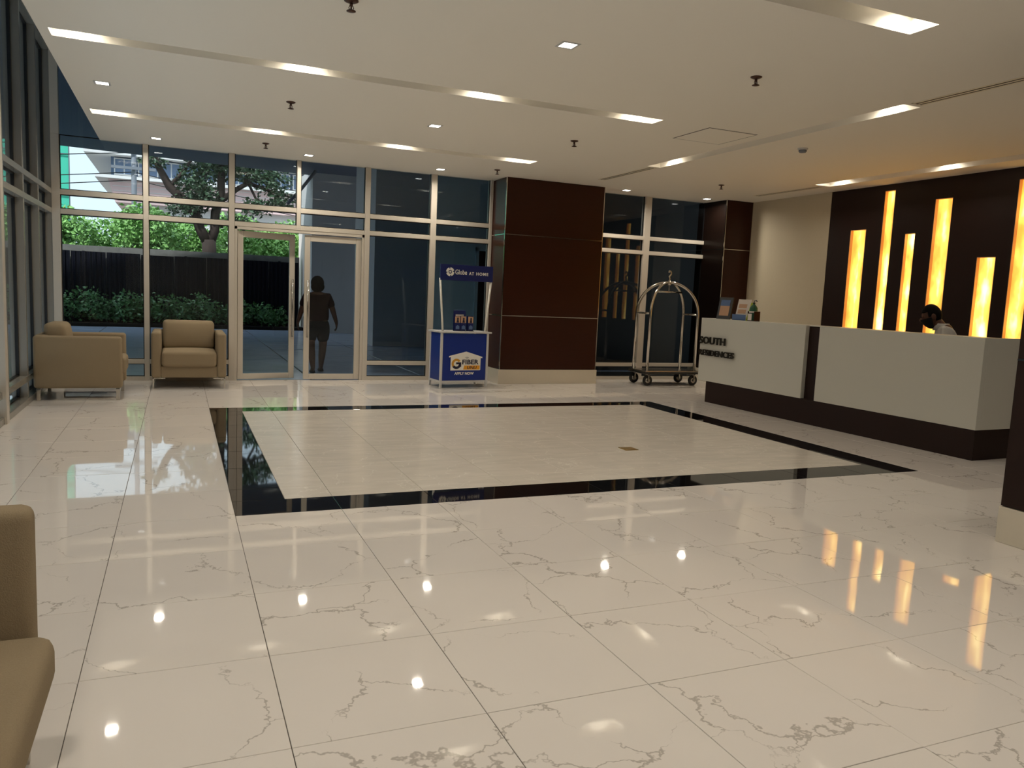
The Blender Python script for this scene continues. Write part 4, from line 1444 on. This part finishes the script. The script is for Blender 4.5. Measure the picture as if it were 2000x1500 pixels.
# hedge trees behind the fence
hx = [(-13.5, 33.5), (-11.0, 34), (-8.6, 33), (-6.3, 34), (-4.3, 33), (-2.6, 34.2), (-0.9, 33), (0.9, 34.5), (2.6, 33.2), (4.3, 34.4), (6.2, 35)]
for i, (x, y) in enumerate(hx):
    t = thing('hedge_tree', 'bushy bright green tree behind the navy fence, %s from the grey outer wall' % ('eleventh', 'tenth', 'ninth', 'eighth', 'seventh', 'sixth', 'fifth', 'fourth', 'third', 'second', 'first')[i], 'tree', (x, y, ZO), 0, 'bushy trees behind the fence')
    top = 4.25 + random.uniform(-0.25, 0.3)
    bl = [(random.uniform(-0.7, 0.7), random.uniform(-0.5, 0.5), random.uniform(1.9, top - 0.75), random.uniform(0.7, 1.1), 0.8, random.uniform(0.55, 0.8)) for _ in range(9)]
    obj('foliage', leaf_mesh('foliage', blob_points(bl, 4600, 300 + i, 0.4), 0.17, 400 + i, 0.25, 0.6), 'leafa', t, kind='stuff')
    bm = bmesh.new()
    tube(bm, [(0, 0, 0), (0.05, 0, 1.2), (0, 0.05, 2.4)], [0.12, 0.09, 0.06], 8)
    obj('trunk', bm, 'bark', t)

# big spreading tree
tr = thing('tree', 'large dark spreading tree with a forked trunk behind the fence', 'tree', (1.02, 30.0, ZO))
def limb(pts, r):
    bm = bmesh.new()
    tube(bm, [(p[0] - 1.02, p[1] - 30.0, p[2]) for p in pts], r, 10)
    return bm
limbs = [
    ([(1.05, 30, 0), (1.03, 30, 1.6), (1.02, 30, 2.5), (1.0, 30, 2.95)], [0.34, 0.28, 0.25, 0.24]),
    ([(1.0, 30, 2.8), (0.72, 29.95, 3.3), (0.55, 29.9, 3.85), (0.25, 29.9, 4.2), (-0.25, 29.9, 4.65), (-0.55, 29.8, 5.2), (-0.8, 29.7, 5.8)], [0.2, 0.17, 0.15, 0.15, 0.14, 0.11, 0.07]),
    ([(1.02, 30, 2.8), (1.2, 30, 3.3), (1.22, 30, 3.9), (1.4, 30, 4.5), (1.42, 30, 5.4), (1.6, 30, 6.2)], [0.19, 0.17, 0.16, 0.15, 0.12, 0.07]),
    ([(1.38, 30, 4.3), (1.9, 29.9, 4.75), (2.3, 29.8, 5.0), (2.8, 29.7, 4.85), (3.3, 29.6, 4.7), (3.8, 29.6, 4.6)], [0.1, 0.09, 0.08, 0.06, 0.045, 0.03]),
    ([(2.2, 29.8, 4.95), (2.3, 29.8, 5.6), (2.9, 29.7, 6.1)], [0.08, 0.06, 0.03]),
    ([(2.3, 29.8, 5.0), (2.6, 29.8, 4.4), (3.0, 29.7, 4.1)], [0.05, 0.04, 0.02]),
    ([(-0.25, 29.9, 4.65), (0.2, 29.8, 5.2), (0.5, 29.7, 5.7)], [0.08, 0.06, 0.03]),
]
for i, (p, r) in enumerate(limbs):
    obj('trunk' if i == 0 else 'branch', limb(p, r), 'bark', tr)
cb_ = [(0.55, 30, 4.9, 0.75, 0.9, 0.55), (-0.75, 29.8, 5.45, 0.45, 0.5, 0.22), (0.3, 30, 4.1, 0.75, 0.7, 0.4), (1.1, 30.2, 5.5, 0.9, 0.9, 0.5), (2.2, 29.9, 5.6, 0.9, 0.9, 0.55),
       (3.0, 29.7, 5.2, 0.75, 0.8, 0.5), (3.4, 29.6, 4.5, 0.55, 0.6, 0.4), (2.55, 29.7, 4.2, 0.55, 0.6, 0.35), (1.0, 29.8, 6.3, 1.8, 1.2, 0.5), (2.0, 30, 6.4, 1.6, 1.2, 0.5), (-0.1, 29.8, 6.5, 1.1, 0.9, 0.3), (1.9, 30, 3.6, 0.5, 0.5, 0.3), (0.9, 29.8, 4.4, 0.5, 0.5, 0.4)]
cb_ = [(a - 1.02, b - 30, c, d, e, f) for a, b, c, d, e, f in cb_]
obj('foliage', leaf_mesh('foliage', blob_points(cb_, 9000, 77, 0.75), 0.15, 78, 0.3, 0.55), 'leafb', tr, kind='stuff')

# utility pole and wires
up = thing('utility_pole', 'grey concrete utility pole with a transformer behind the fence', 'utility pole', (-1.8, 40, ZO))
bm = bmesh.new(); tube(bm, [(0, 0, 0), (0, 0, 9.5)], [0.13, 0.10], 12)
obj('pole', bm, 'polegrey', up)
bm = bmesh.new(); lathe(bm, [(0.0, 4.0), (0.26, 4.02), (0.28, 4.1), (0.28, 4.75), (0.2, 4.85), (0.0, 4.86)], 14, 0.28, -0.2)
obj('transformer', bm, 'polegrey', up)
for z in (6.3, 7.1):
    obj('cross_arm', boxes([(-0.9, 0.9, -0.26, -0.16, z, z + 0.12)]), 'polegrey', up)
wires = [(-0.4, 6.5, 7.0), (0.0, 5.6, 6.2), (0.4, 5.2, 5.9), (0.2, 7.2, 7.6)]
for i, (dy, z1, z2) in enumerate(wires):
    bm = bmesh.new()
    pts = [(-22 + 20.2 * k / 12, 40 + dy, z1 - 1.6 + (z2 - z1 + 1.6) * (k / 12) ** 1.2 + 0.25 * ((k / 12 - 0.5) ** 2 - 0.25)) for k in range(13)]
    tube(bm, pts, 0.022, 6)
    tag(obj('overhead_wire', bm, 'rubber'), '%s overhead wire on the scaffolding side of the utility pole' % ('third lowest', 'second lowest', 'lowest', 'highest')[i], 'wire', 'overhead wires at the pole')
    bm = bmesh.new()
    pts = [(-1.8 + 20 * k / 12, 40 + dy, z2 - 2.2 * (k / 12) - 0.3 * math.sin(PI * k / 12)) for k in range(13)]
    tube(bm, pts, 0.02, 6)
    tag(obj('overhead_wire', bm, 'rubber'), '%s overhead wire leading from the utility pole over the spreading tree' % ('third lowest', 'second lowest', 'lowest', 'highest')[i], 'wire', 'overhead wires beyond the pole')

# buildings across the street
bd = thing('building', 'pink building with flared eaves and a band of blue windows behind the trees', 'building', (0, 60, ZO))
obj('wall', prism(bmesh.new(), [(-3.85, 6.5), (-4.3, 8.1), (14, 8.1), (14, 6.5)], 0, 12), 'pink', bd)
obj('lower_wall', boxes([(-2.3, 13, 0.8, 12, 0, 6.5)]), 'fwhite', bd)
obj('upper_wall', boxes([(-4.1, 14, 0.3, 12, 8.1, 9.6)]), 'fglass', bd)
obj('roof', boxes([(-5.6, 15, -0.9, 12.5, 9.5, 9.75)]), 'fwhite', bd)
obj('ledge', boxes([(-5.0, 14.5, -0.6, 12.2, 8.0, 8.2)]), 'fwhite', bd)
for i in range(12):
    x = -3.9 + i * 1.45
    f = obj('window', boxes([(x, x + 1.25, -0.02, 0.3, 8.3, 9.4)]), 'fwhite', bd)
    for p0, p1 in ((0.08, 0.58), (0.66, 1.17)):
        obj('pane', boxes([(x + p0, x + p1, -0.05, -0.02, 8.38, 9.32)]), 'fglass', f)
for i in range(5):
    obj('cladding_line', boxes([(-3.75 - i * 0.08, 14, -0.03, 0.0, 6.65 + i * 0.3, 6.69 + i * 0.3)]), 'fwhite', bd)
b2 = thing('building', 'white apartment block beyond the end of the grey outer wall', 'building', (9.5, 76, ZO))
obj('wall', boxes([(-1.6, 16, 0, 10, 0, 17)]), 'fwhite', b2)
for i in range(2):
    for j in range(5):
        f = obj('window', boxes([(-1.2 + i * 2.2, 0.2 + i * 2.2, -0.06, 0.05, 2 + j * 2.9, 3.6 + j * 2.9)]), 'fwhite', b2)
        obj('pane', boxes([(-1.1 + i * 2.2, 0.1 + i * 2.2, -0.08, -0.05, 2.1 + j * 2.9, 3.5 + j * 2.9)]), 'fglass', f)
sc_ = thing('scaffolded_building', 'tall building wrapped in green scaffold netting behind the hedge trees', 'building', (-6.0, 46, ZO))
obj('tower', boxes([(-5, 0.35, 0.3, 6, 0, 18)]), 'concrete', sc_)
for i in range(4):
    obj('net_sheet', boxes([(-5 + i * 1.5, -3.52 + i * 1.5, 0.0, 0.05, 0, 18)]), 'net', sc_)
bm = bmesh.new()
for i in range(8):
    tube(bm, [(-5, -0.08, 1.5 + i * 2), (1.0, -0.08, 1.5 + i * 2)], 0.03, 6)
for i in range(5):
    tube(bm, [(-5 + i * 1.5, -0.08, 0), (-5 + i * 1.5, -0.08, 18)], 0.03, 6)
obj('scaffold_frame', bm, 'polegrey', sc_)

# brace at the soffit corner
bm = bmesh.new()
tube(bm, [(3.45, 25.4, 4.35), (3.95, 25.4, 5.02)], 0.05, 8)
tube(bm, [(3.45, 25.4, 4.35), (3.1, 25.4, 3.95)], 0.05, 8)
tag(obj('pipe_brace', bm, 'polegrey'), 'grey pipe brace under the soffit above the entrance door', 'pipe')
